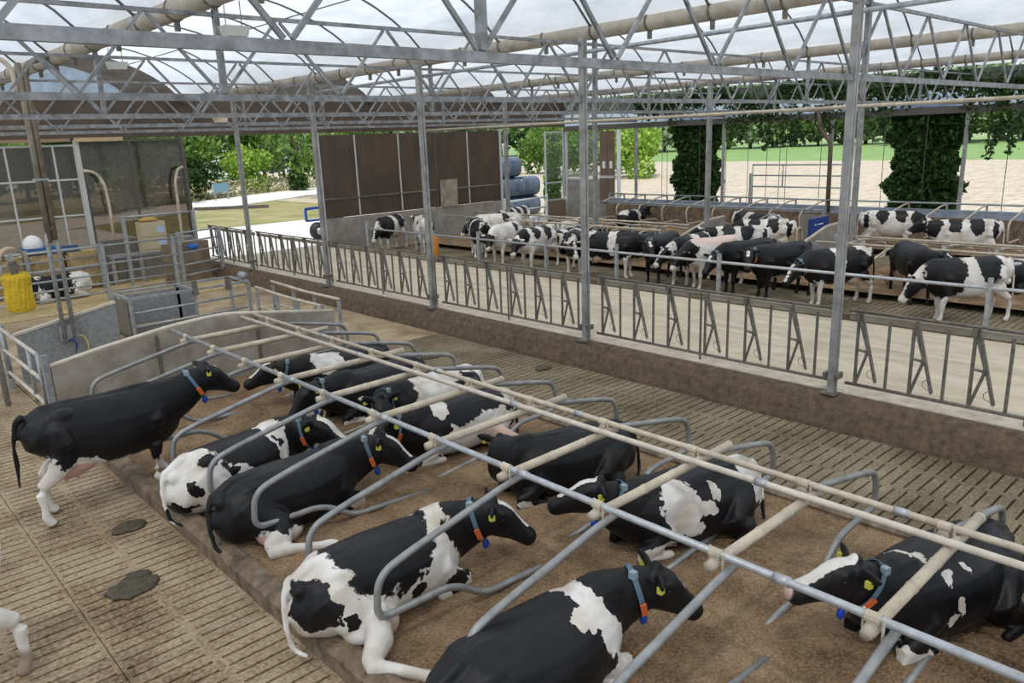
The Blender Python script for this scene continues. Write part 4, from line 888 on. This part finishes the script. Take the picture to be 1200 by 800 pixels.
cow('black cow lying at the right edge, mostly cut off', (7.05, .70, SAND-.02), 180, 'lie', m_, GR, neck=(-20, 15), head=(0, -30), side=1, collar=False)
# --- cow cut off at the left edge and the one in the straw pen
m_ = coat('coat left edge', .5, [((.56, s*.19, .2), (.2, .12, .5)) for s in (-1, 1)]+[((-.6, s*.2, .3), (.25, .2, .5)) for s in (-1, 1)], pink=[((-.9, s*.19, .0), (.25, .2, .28), (.30, .24, .17)) for s in (-1, 1)], seed=44)
cow('cow at the left edge of which only one white foreleg shows', (-.20, 7.37, 0), 180, 'stand', m_, 'cows cut off by the frame', step=.0, hstep=.14, tail=0, neck=(0, -10), head=(0, -30), collar=False, tags=())
m_ = coat('coat pen', .3, [], black=[((.2, 0, .5), (.55, .6, .5)), ((1.2, 0, .6), (.5, .5, .5))], seed=47)
cow('black and white cow lying on straw in the far left pen', (5.75, 26.9, .03), 195, 'lie', m_, 'cows cut off by the frame', voxel=.025, neck=(0, 5), head=(0, -30), side=-1, collar=False, tags=(), eyes=False)
# ================================================================== the far herd
rh = random.Random(5)
MSH = {}
def base_mesh(key, pose, **kw):
    if key not in MSH:
        mb, inf = cow_geometry(pose, **kw); MSH[key] = (remesh(mb, .027, [galv], 'body_'+key, 5), inf)
    return MSH[key]
KINDS = {
 'feedL': ('stand', dict(neck=(14, -22), head=(6, -38), step=.05)),
 'feedR': ('stand', dict(neck=(-14, -18), head=(-8, -40), step=-.06)),
 'look':  ('stand', dict(neck=(30, 12), head=(20, -38), step=.04)),
 'lookR': ('stand', dict(neck=(-26, 8), head=(-20, -34), step=-.04)),
 'low':   ('stand', dict(neck=(4, -38), head=(0, -48), step=.08)),
 'walk':  ('stand', dict(neck=(0, 18), head=(0, -28), step=.12)),
 'lieL':  ('lie', dict(neck=(10, 22), head=(10, -28), side=1)),
 'lieR':  ('lie', dict(neck=(-14, 22), head=(-10, -28), side=-1)),
}
HEADB = lambda inf, r=(.3, .26, .26): (tuple(float(q) for q in inf['hp'](.16, -.03)), r)
def blz(inf, r=.05, pts=((.06, .13), (.16, .12), (.26, .085), (.36, .05), (.46, .03))): return [(tuple(float(x) for x in inf['hp'](*p)), (r, r, r)) for p in pts]
LEGW = [((a, s*.19, .2), (.3, .2, .5)) for a in (.56, -.7) for s in (-1, 1)]
n_h = [0]
def herd(label, x, y, yaw, kind, style, z=0.0, group='herd at the far feed rail', collar=False):
    pose, kw = KINDS[kind]; me, inf = base_mesh(kind, pose, **kw)
    n_h[0] += 1; sd_ = 60+n_h[0]*3.7; hb = HEADB(inf); bl = blz(inf); U = [((-.45, 0, .6), (.28, .3, .18), (.62, .45, .36))] if pose == 'stand' else []
    L_ = LEGW if pose == 'stand' else []
    zt = 1.1 if pose == 'stand' else .45
    if style == 'black': m_ = coat('coat herd', -.5, top=bl[:2], white=[((0, 0, zt-.52), (.5, .3, .12))], pink=U, seed=sd_)
    elif style == 'blackband': m_ = coat('coat herd', -.5, top=bl, white=L_+[((.1, 0, zt+.1), (.13, .6, .6)), ((-.7, 0, zt+.3), (.3, .3, .2))], pink=U, seed=sd_)
    elif style == 'red': m_ = coat('coat herd', -.5, top=bl, white=[((-.5, 0, zt+.1), (.25, .5, .4))], seed=sd_, dark=((.035, .012, .008), (.07, .025, .016)))
    elif style == 'blackwhite': m_ = coat('coat herd', .5, (), top=bl, black=[((.55, 0, zt), (.45, .6, .6)), hb, ((-.35, 0, zt+.15), (.28, .6, .4))], pink=U, seed=sd_, nz=.6)
    elif style == 'white': m_ = coat('coat herd', .5, (), black=[hb, ((-.3, .2, zt+.2), (.14, .3, .16)), ((-.6, -.25, zt), (.12, .2, .16))], pink=U, seed=sd_, nz=.6)
    elif style == 'spots': m_ = coat('coat herd', .5, (), black=[((.3, 0, zt+.2), (.2, .5, .3)), ((-.25, 0, zt+.15), (.22, .6, .3)), ((-.75, 0, zt), (.12, .4, .3)), ((.85, 0, zt+.1), (.25, .4, .3)), hb], pink=U, seed=sd_, nz=.6)
    elif style == 'pinkwhite': m_ = coat('coat herd', .5, (), black=[((.95, 0, zt), (.3, .4, .4)), hb, ((-.3, .28, zt+.25), (.08, .1, .1))], pink=U+[((0, 0, zt+.35), (.9, .5, .3), (.66, .5, .43))], seed=sd_)
    else: m_ = coat('coat herd', 0.0, L_, top=bl, rand=(1.7, .5), pink=U, seed=sd_, nz=.4)
    root = thing('dairy_cow', label, 'cow', (x, y, z), math.radians(yaw), group)
    o = link('body', me, root); o.material_slots[0].link = 'OBJECT'; o.material_slots[0].material = m_
    if collar: collar_parts(inf, root, sidesign=1, pend=False)
    return root
H = herd
H('black and white cow nosing the floor, leftmost of the herd', 18.3, 27.3, 205, 'low', 'blackwhite')
H('white rumped cow with dark marks beside the orange drum', 18.5, 25.3, 65, 'walk', 'white')
H('spotted cow facing the camera between the leftmost cows and the white one', 19.2, 22.7, 235, 'look', 'blackwhite')
H('pale cow standing behind the spotted cow near the brown panels', 21.0, 23.6, 150, 'feedL', 'white')
H('spotted cow far back before the brown end wall', 23.6, 25.2, 200, 'lookR', 'spots')
H('white cow with a black cheek, head at the rail', 18.7, 20.6, 196, 'feedL', 'white')
H('white cow with black face and blaze beside the black faced one', 18.4, 18.7, 186, 'feedL', 'spots')
H('black faced cow with a white blaze behind the second column', 18.7, 17.2, 215, 'feedL', 'blackwhite')
H('black cow with a white shoulder band seen from the side', 18.5, 15.55, 298, 'feedL', 'blackband')
H('black cow with white blaze right of the banded one', 18.9, 13.9, 188, 'look', 'black', collar=True)
H('cow with a pale brown face in the middle of the herd', 19.2, 13.1, 183, 'feedR', 'blackwhite')
H('cow with pinkish white back and white blaze', 19.0, 12.2, 160, 'feedL', 'pinkwhite')
H('black cow with a white star, left of the heart-faced cow', 18.9, 11.1, 160, 'feedL', 'black', collar=True)
H('black cow with a heart-shaped star on its forehead', 18.8, 10.05, 158, 'look', 'black', collar=True)
H('black cow with white hind legs, head low behind the first column', 18.7, 8.5, 150, 'feedL', 'blackband', collar=True)
H('black cow with a white triangle on its forehead right of the first column', 20.3, 7.3, 222, 'look', 'black')
H('large black and white cow with its head down at the right', 18.75, 5.6, 138, 'low', 'blackwhite')
H('white cow with dark spots at the right edge of the herd', 21.2, 4.1, 180, 'lieL', 'white', .14)
H('black and white cow with white streak lying behind the large one', 22.6, 5.6, 180, 'lieL', 'blackwhite', .14)
H('black cow with red tag lying in the far stalls at the right', 22.9, 7.75, 182, 'lieL', 'black', .14, collar=True)
H('white and black cow walking left in the alley by the low wall', 26.2, 8.0, 118, 'walk', 'spots')
H('spotted white cow behind the blue box', 27.9, 10.9, 292, 'feedL', 'spots')
H('white cow with black spots at the back of the crossing', 23.7, 13.3, 122, 'feedL', 'spots')
H('black and white cow half hidden beside the grey drum', 25.6, 14.9, 250, 'look', 'blackwhite')
H('long white cow with black patches and black tail in the crossing', 21.6, 13.0, 125, 'walk', 'spots')
H('black cow lying under the sloped concrete wall', 22.0, 16.95, 180, 'lieL', 'black', .15)
H('reddish dark cow lying in the far stalls', 21.4, 18.2, 178, 'lieL', 'red', .15)
H('black and white cow lying in the far stalls, left of the reddish one', 21.3, 19.4, 178, 'lieR', 'blackwhite', .15)
H('dark cow lying in the far stalls behind the third column', 21.6, 20.6, 180, 'lieL', 'blackwhite', .15)
H('black cow lying in the stalls by the low wall', 28.9, 23.0, 0, 'lieL', 'blackband', .17)
H('pale cow lying in the far stalls near the sunny patch', 23.4, 22.4, 4, 'lieR', 'white', .15)

# ---------------------------------------------------------------- far stalls
def far_row(nm, x0, dirn, ys, grp, lab, hz=1.15, L=2.1, zf=.14):
    mb = MB(); s = dirn
    mb.tube([(x0+s*.0, 0, hz), (x0+s*.55, 0, hz-.02), (x0+s*(L-.15), 0, hz-.28), (x0+s*L, 0, hz-.45), (x0+s*(L-.1), 0, .45), (x0+s*.9, 0, .45), (x0+s*.4, 0, zf-.03)], .032, 8, .15)
    me = mb.mesh('loop', tube_tan, True)
    for i, y in enumerate(ys):
        t = thing(nm, f'{lab}, {ORD[i]} from the right', 'divider', (0, y, 0), group=grp); link('loop', me, t)
        part('post', MB().box((x0, 0, hz/2+.04), (.06, .06, hz-.0)), galv, t)
far_row('stall_divider', 21.9, -1, [2.3, 3.5, 4.7, 5.9, 7.1, 8.3, 9.5, 16.4, 17.6, 18.8, 20.0, 21.2, 22.4], 'dividers of the far stalls, near side', 'tan stall divider on the near side of the far double row')
far_row('stall_divider', 22.2, 1, [2.35, 3.55, 4.75, 5.95, 7.15, 8.35, 9.55, 16.45, 17.65, 18.85, 20.05, 21.25, 22.45], 'dividers of the far stalls, back side', 'tan stall divider on the back side of the far double row')
far_row('stall_divider', 30.8, -1, [6.2, 7.5, 8.8, 10.1, 11.4, 14.6, 15.9, 17.2, 18.5, 19.8, 21.1, 22.4, 23.7, 25.0], 'dividers by the low wall', 'grey stall divider beside the low wall', 1.45, 2.2, .17)
for x, z, y0, y1, lab in ((21.1, 1.2, 1.5, 10.2, 'near tan rail over the far stalls at the right'), (22.5, 1.22, 1.5, 10.3, 'back tan rail over the far stalls at the right'), (23.0, 1.1, 1.5, 10.3, 'lower back rail over the far stalls at the right'),
                          (21.1, 1.2, 15.6, 27.0, 'near tan rail over the far stalls at the left'), (22.7, 1.22, 15.6, 27.0, 'back tan rail over the far stalls at the left'), (30.85, 1.47, 5, 26, 'long pale rail in front of the low wall'), (28.9, 1.25, 13.8, 26, 'pale neck rail of the stalls beside the low wall')):
    t = thing('neck_rail', lab, 'rail', (x, 0, z), group='rails over the far stalls')
    part('rail_tube', MB().tube([(0, y0, 0), (0, y1, 0)], .034, 8), tube_tan if x < 28 else galv, t, True)
    for y in (y0, y1): part('post', MB().box((0, y, -z/2), (.07, .07, z)), galv, t)
for (x0, x1, y, lab) in ((19.9, 24.3, 15.2, 'sloped concrete wall beside the crossing, farther one'), (19.9, 24.3, 11.0, 'sloped concrete wall beside the crossing, nearer one')):
    t = thing('wall_crossing', lab, 'wall', (0, y, 0), kind='structure')
    pf = [(x0, .75), (x0+1.4, .85), (x0+3.4, 1.33), (x1, 1.36)]
    for i in range(3): part('wall_panel', MB().prism([(pf[i][0]+.006, 0), (pf[i+1][0]-.006, 0), (pf[i+1][0]-.006, pf[i+1][1]), (pf[i][0]+.006, pf[i][1])], -.06, .06, 1), concrete_far, t)
    part('top_rail', MB().tube([(a, 0, b+.03) for a, b in pf], .045, 8, .2), tube_tan, t, True)
# blue feed station, drum, small hoops
t = thing('feed_station', 'blue sheet feed station standing in the crossing', 'station', (25.9, 12.5, 0))
part('panel', MB().box((0, 0, .75), (1.35, .06, 1.15)), blue_m, t); part('side_panel', MB().box((.7, .5, .75), (.05, 1.0, 1.15)), concrete_far, t)
for x in (-.62, .62): part('leg', MB().box((x, .05, .1), (.06, .06, .4)), galv, t)
part('lettering', MB().box((-.28, -.034, 1.1), (.10, .006, .05)).box((.08, -.034, 1.1), (.36, .006, .045)), white_m, t)
part('guard_tube', MB().tube([(-1.35, .1, .02), (-1.35, .1, 1.0), (-1.15, .1, 1.12), (-.95, .1, 1.0), (-.95, .1, .02)], .035, 8, .12), tube_tan, t, True)
t = thing('grey_drum', 'grey round tank beside the blue feed station', 'tank', (24.2, 13.3, 0))
part('shell', MB().tube([(0, 0, .02), (0, 0, 1.15)], .55, 24), galv, t, True); part('rim', MB().tube([(0, 0, 1.1), (0, 0, 1.16)], .57, 24), galv_dark, t, True)
part('cage', MB().tube([(-.6, 0, 0), (-.6, 0, 1.3), (0, 0, 1.6), (.6, 0, 1.3), (.6, 0, 0)], .025, 6, .2).tube([(0, -.6, 0), (0, -.6, 1.3), (0, 0, 1.6), (0, .6, 1.3), (0, .6, 0)], .025, 6, .2), galv, t, True)
solo('bent_guard', MB().tube([(21.5, 10.3, .02), (21.5, 10.3, .6), (21.9, 10.35, .75), (22.6, 10.4, .8)], .04, 8, .15), tube_tan, 'bent tan guard tube before the nearer sloped wall', 'guard', smooth=True)

struct('trim_13', MB().span((30.55, -1, 0), (30.68, 26, .98)), kerb_tan, 'brown board in front of the low blue-grey wall', cat='board')
# ================================================================== plants and things outside
def leafy(name, cols, rough=.6):
    M = bpy.data.materials.new(name); M.use_nodes = True; t = M.node_tree; b = t.nodes['Principled BSDF']
    g = t.nodes.new('ShaderNodeNewGeometry'); r = t.nodes.new('ShaderNodeValToRGB'); e = r.color_ramp.elements
    while len(e) < len(cols): e.new(.5)
    for i, c in enumerate(cols): e[i].position = i/(len(cols)-1); e[i].color = (*c, 1)
    t.links.new(g.outputs['Random Per Island'], r.inputs[0]); t.links.new(r.outputs[0], b.inputs['Base Color'])
    b.inputs['Roughness'].default_value = rough; b.inputs['Specular IOR Level'].default_value = .2
    tl = t.nodes.new('ShaderNodeBsdfTranslucent'); t.links.new(r.outputs[0], tl.inputs[0]); mx = t.nodes.new('ShaderNodeMixShader'); mx.inputs[0].default_value = .35
    t.links.new(b.outputs[0], mx.inputs[1]); t.links.new(tl.outputs[0], mx.inputs[2]); t.links.new(mx.outputs[0], t.nodes['Material Output'].inputs[0])
    return M
lf_mid = leafy('mid green leaves', [(.05, .12, .02), (.10, .20, .035), (.17, .30, .06), (.24, .36, .09)])
lf_dark = leafy('dark green leaves', [(.02, .05, .015), (.04, .09, .025), (.07, .13, .035)])
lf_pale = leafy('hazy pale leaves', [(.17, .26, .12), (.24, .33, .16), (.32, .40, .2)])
lf_bright = leafy('bright yellow green leaves', [(.16, .30, .04), (.28, .45, .07), (.40, .56, .12)])
lf_ivy = leafy('vine leaves', [(.018, .045, .014), (.035, .08, .022), (.06, .12, .03), (.10, .17, .045)])
lf_gold = leafy('dry corn leaves', [(.35, .36, .10), (.25, .34, .07), (.45, .42, .15)])
bark = mat('tree bark', (.12, .095, .07), .85, 0, .3, 6)
def leaves(pts, size, mt, rnd, name='foliage'):
    n = len(pts); P = np.array(pts); rng = np.random.default_rng(rnd.randint(0, 9999))
    a = rng.normal(size=(n, 3)); a /= np.linalg.norm(a, axis=1)[:, None]; b = np.cross(a, rng.normal(size=(n, 3))); b /= np.linalg.norm(b, axis=1)[:, None]
    s = size*rng.uniform(.6, 1.3, (n, 1)); vs = np.empty((n, 4, 3)); vs[:, 0] = P-a*s; vs[:, 1] = P+b*s*.55; vs[:, 2] = P+a*s; vs[:, 3] = P-b*s*.55
    me = bpy.data.meshes.new(name); me.from_pydata(vs.reshape(-1, 3).tolist(), [], [(4*i, 4*i+1, 4*i+2, 4*i+3) for i in range(n)]); me.materials.append(mt); me.update(); return me
def crown_pts(rnd, n, c, r, lobes=9):
    L = [((rnd.uniform(-.6, .6)*r[0], rnd.uniform(-.6, .6)*r[1], rnd.uniform(-.55, .6)*r[2]), rnd.uniform(.35, .6)) for _ in range(lobes)]; out = []
    for i in range(n):
        (o, k) = L[i % lobes]; v = Vector((rnd.gauss(0, 1), rnd.gauss(0, 1), rnd.gauss(0, 1))).normalized()*(rnd.random()**.35)
        out.append((c[0]+o[0]+v.x*k*r[0], c[1]+o[1]+v.y*k*r[1], max(.02, c[2]+o[2]+v.z*k*r[2])))
    return out
def tree(label, x, y, h, r, mt, seed, n=1500, leaf=.35, trunk=True, grp='trees outside the barn', name='leafy_tree', cat='tree', base=.35):
    rnd = random.Random(seed); t = thing(name, label, cat, (x, y, -.05), rnd.uniform(0, 6), grp)
    cz = h*(base+1)/2; f = link('crown', leaves(crown_pts(rnd, n, (0, 0, cz), (r, r, h*(1-base)/2*1.05)), leaf, mt, rnd), t); f['kind'] = 'stuff'
    if trunk:
        mb = MB(); mb.tube([(0, 0, 0), (.1, .05, h*.4), (-.05, .1, h*.75)], [h*.022, h*.016, h*.006], 8)
        for i in range(3): mb.tube([(.05, .05, h*.35), (rnd.uniform(-.5, .5)*r, rnd.uniform(-.5, .5)*r, h*.7)], [h*.01, h*.003], 6)
        part('trunk', mb, bark, t, True)
    return t
# trees seen through the yard opening
tree('tall spreading tree left of the yard opening view', 21.5, 70, 8.5, 4.5, lf_mid, 1, 2600, .28)
tree('tree with loose crown left of centre in the yard opening', 27.5, 78, 9.5, 4.6, lf_mid, 2, 2600, .3)
tree('dark round bush in the yard opening, left', 28.5, 73, 3.9, 1.9, lf_dark, 3, 1400, .2, False, name='dark_bush', cat='bush', base=-.15)
tree('dark upright bush in the yard opening, right', 39.5, 75, 4.4, 1.4, lf_dark, 4, 1200, .2, False, name='dark_bush', cat='bush', base=-.15)
tree('bright yellow green bush between the dark ones', 35.5, 79, 4.6, 2.8, lf_bright, 5, 1700, .25, False, name='bright_bush', cat='bush', base=-.15)
tree('bright bush at the left behind the weeds', 23, 77, 4.4, 2.6, lf_bright, 6, 1300, .25, False, name='bright_bush', cat='bush', base=-.15)
tree('large hanging green tree at the right of the yard opening', 35.5, 61, 9.0, 4.4, lf_mid, 7, 3000, .28, base=.0)
tree('tall tree at the back right of the yard opening', 45, 85, 12, 5.0, lf_mid, 8, 2400, .35)
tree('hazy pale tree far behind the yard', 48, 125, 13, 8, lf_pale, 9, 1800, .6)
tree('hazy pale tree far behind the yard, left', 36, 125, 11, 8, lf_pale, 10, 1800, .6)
tree('pale mid tree behind the windows', 10, 72, 8, 5, lf_mid, 11, 1600, .35)
tree('dark tree behind the left windows', 2, 60, 8, 5, lf_dark, 12, 1600, .35)
tree('dark tree behind the left panes', 14, 64, 7, 4, lf_dark, 28, 1500, .3)
for i in range(9):
    tree(f'leafy tree of the hedge behind the road, {ORD[i]} from the left', 14+i*5.2, 92+i*1.5+(i % 3)*3, 9+(i*37 % 5), 4.6, (lf_mid, lf_bright, lf_mid, lf_pale)[i % 4], 200+i, 2200, .42, True, 'hedge trees behind the road', base=.0)
def weeds():
    rnd = random.Random(8); P = []
    for i in range(2600):
        u = rnd.random(); x = 18+26*u+rnd.uniform(-1, 1); P.append((x, 68+(x-18)*.45+rnd.uniform(-1.5, 1.5), rnd.random()**1.5*1.5))
    return P
o = link('weed_strip', leaves(weeds(), .16, leafy('dry weeds', [(.42, .36, .26), (.34, .32, .16), (.25, .32, .08), (.5, .42, .36)]), random.Random(3), 'weed_strip')); tag(o, 'strip of tall dry weeds along the road', 'weeds', kind='stuff')
t = thing('road_sign', 'pale blue sign board standing in the weeds', 'sign', (29.0, 69.8, 0)); part('board', MB().box((0, 0, 1.1), (2.4, .1, .8), .6), mat('pale blue board', (.22, .38, .46), .6), t); part('post', MB().box((-.8, -.5, .5), (.1, .1, 1.0)).box((.8, .5, .5), (.1, .1, 1.0)), galv, t)
t = thing('trailer', 'blue framed trailer corner with a black tyre in the yard', 'trailer', (19.45, 33.6, 0)); fm = mat('blue frame paint', (.03, .08, .32), .4)
mb = MB(); mb.bar((-1.6, 0, 1.5), (.4, 0, 1.55), .1, .12); mb.bar((-1.6, 0, .95), (.4, 0, .95), .1, .1); mb.bar((-1.6, 0, .95), (-1.6, 0, 1.5), .1, .1); mb.bar((.3, 0, .4), (.3, 0, 1.5), .1, .1); part('frame', mb, fm, t)
part('wheel', MB().tube([(-1.0, -.15, .42), (-1.0, .15, .42)], .42, 20), rubber, t, True); part('hub', MB().tube([(-1.0, -.17, .42), (-1.0, .17, .42)], .18, 14), galv, t, True)
# wrapped bales
bw = mat('dark blue bale wrap', (.10, .13, .19), .25, 0, .3, 3, .3, 12)
for i, (x, z) in enumerate(((30.2, .56), (30.2, 1.68), (30.2, 2.80), (31.65, .56), (31.65, 1.68))):
    mb = MB(); mb.loft([(x-.7, 33.0, z, .53, .53), (x-.6, 33.0, z, .56, .56), (x+.6, 33.0, z, .56, .56), (x+.7, 33.0, z, .53, .53)], 20, pw=2.6)
    lab = ['bottom bale of the nearer stack', 'middle bale of the nearer stack', 'top bale of the nearer stack', 'bottom bale of the second stack', 'upper bale of the second stack'][i]
    solo('wrapped_bale', mb, bw, f'dark blue wrapped silage bale outside, {lab}', 'bale', 'wrapped bales', smooth=True)
# climbing plants
def vine(label, y0, y1, z0, z1, n, seed, dx=.42, x=31.72, mt=lf_ivy, leaf=.10):
    rnd = random.Random(seed); P = []
    for i in range(n):
        z = rnd.uniform(z0, z1); u = rnd.uniform(-1, 1); w = (y1-y0)/2*(1+.12*math.sin(z*3+seed)+.1*math.sin(z*7)); a = math.sqrt(max(0, 1-u*u*.8))
        P.append((x+rnd.uniform(-1, 1)*dx*a, (y0+y1)/2+u*w, z))
    t = thing('climbing_vine', label, 'vine', (0, 0, 0)); o = link('foliage', leaves(P, leaf, mt, rnd), t); o['kind'] = 'stuff'
    mb = MB()
    for k in range(4):
        yy = y0+(y1-y0)*(k+.5)/4; mb.tube([(x, yy, 0.0), (x+.08, yy+.1, 2), (x, yy-.05, 4.6)], [.05, .035, .025], 6)
    part('stem', mb, bark, t, True)
vine('dense dark vine column beside the middle of the side wall', 20.25, 22.6, .4, 4.9, 9500, 1, leaf=.13)
vine('dense dark vine column at the right of the side wall', 10.1, 12.55, .4, 5.0, 11000, 2, leaf=.13)
vine('bright green vine column by the wrapped bales', 30.6, 31.5, .0, 4.9, 3000, 3, .5, 31.9, leafy('bright vine leaves', [(.08, .18, .03), (.18, .32, .05), (.32, .48, .1)]), .10)  # lighter green leaves than the other vines
rnd = random.Random(12); P = []
for i in range(9000):
    y = rnd.uniform(3.5, 24.5); P.append((31.08+rnd.uniform(-.2, .12), y, 5.75+.25*math.sin(y*1.3)+rnd.gauss(0, .22)-abs(rnd.gauss(0, .3))*(1 if mnoise.noise(Vector((y*.8, 0, 0))) > -.1 else .3)))
t = thing('eave_vine', 'vine fringe creeping along the eave of the open side', 'vine', (0, 0, 0)); o = link('foliage', leaves(P, .095, lf_ivy, rnd), t); o['kind'] = 'stuff'
part('runner', MB().tube([(31.0, 3.5, 5.6), (31.0, 10, 5.75), (31.0, 17, 5.6), (31.0, 24.5, 5.7)], .03, 6), bark, t, True)
hang = [(17.5, 3.45), (16.9, 3.9), (16.3, 3.6), (18.8, 3.8), (19.3, 4.0), (15.3, 3.75), (14.9, 4.1), (13.6, 4.0), (8.9, 3.0), (8.3, 3.2), (9.7, 3.9), (17.9, 4.0), (7.2, 3.9), (12.9, 4.2)]
for i, (y, zb_) in enumerate(sorted(hang)):
    P = []; rr = random.Random(i+40)
    for j in range(int(130*(5.2-zb_))):
        z = rr.uniform(zb_, 5.2); w = .05+.16*(z-zb_)/(5.2-zb_)*1.4; P.append((31.1+rr.gauss(0, .10), y+rr.gauss(0, w)+.12*math.sin(z*2.5), z))
    t = thing('hanging_tendril', f'leafy tendril hanging from the eave, {ORD[i]} from the right', 'vine', (0, 0, 0), group='hanging tendrils')
    o = link('foliage', leaves(P, .085, lf_ivy, rr), t); o['kind'] = 'stuff'; part('stem', MB().tube([(31.1, y+.1*math.sin(zb_*2.5), zb_), (31.1, y, 5.3)], .01, 5), bark, t)
# bushes and tree line beyond the field
tree('bright round bush at the edge of the field', 66, 52, 6.0, 4.2, lf_bright, 20, 2200, .3, False, name='bright_bush', cat='bush', base=-.15)
tree('mid green bush left of the dark vine', 70, 62, 6.5, 4.6, lf_mid, 21, 2200, .3, False, name='green_bush', cat='bush', base=-.15)
tree('mid green bush at the field corner near the doors', 72, 70, 6.0, 4.4, lf_mid, 22, 2000, .3, False, name='green_bush', cat='bush', base=-.15)
P = []; rnd = random.Random(5)
for i in range(7000):
    x = rnd.uniform(46, 66); P.append((x, rnd.uniform(64, 74)+(x-46)*.4, rnd.uniform(0, 2.5)))
o = link('corn_strip', leaves(P, .3, lf_gold, rnd, 'corn_strip')); tag(o, 'strip of ripening corn seen through the corner panes', 'corn', kind='stuff')
hz = leafy('hazy far leaves', [(.24, .33, .18), (.32, .42, .23), (.38, .48, .28), (.3, .38, .25)])  # distance haze lightened into both far leaf colours
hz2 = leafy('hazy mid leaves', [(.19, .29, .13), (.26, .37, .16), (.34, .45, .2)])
rnd = random.Random(9)
NUM = ORD+['sixteenth','seventeenth','eighteenth','nineteenth','twentieth']+['twenty-'+q for q in ORD[:9]]+['thirtieth']+['thirty-'+q for q in ORD[:6]]
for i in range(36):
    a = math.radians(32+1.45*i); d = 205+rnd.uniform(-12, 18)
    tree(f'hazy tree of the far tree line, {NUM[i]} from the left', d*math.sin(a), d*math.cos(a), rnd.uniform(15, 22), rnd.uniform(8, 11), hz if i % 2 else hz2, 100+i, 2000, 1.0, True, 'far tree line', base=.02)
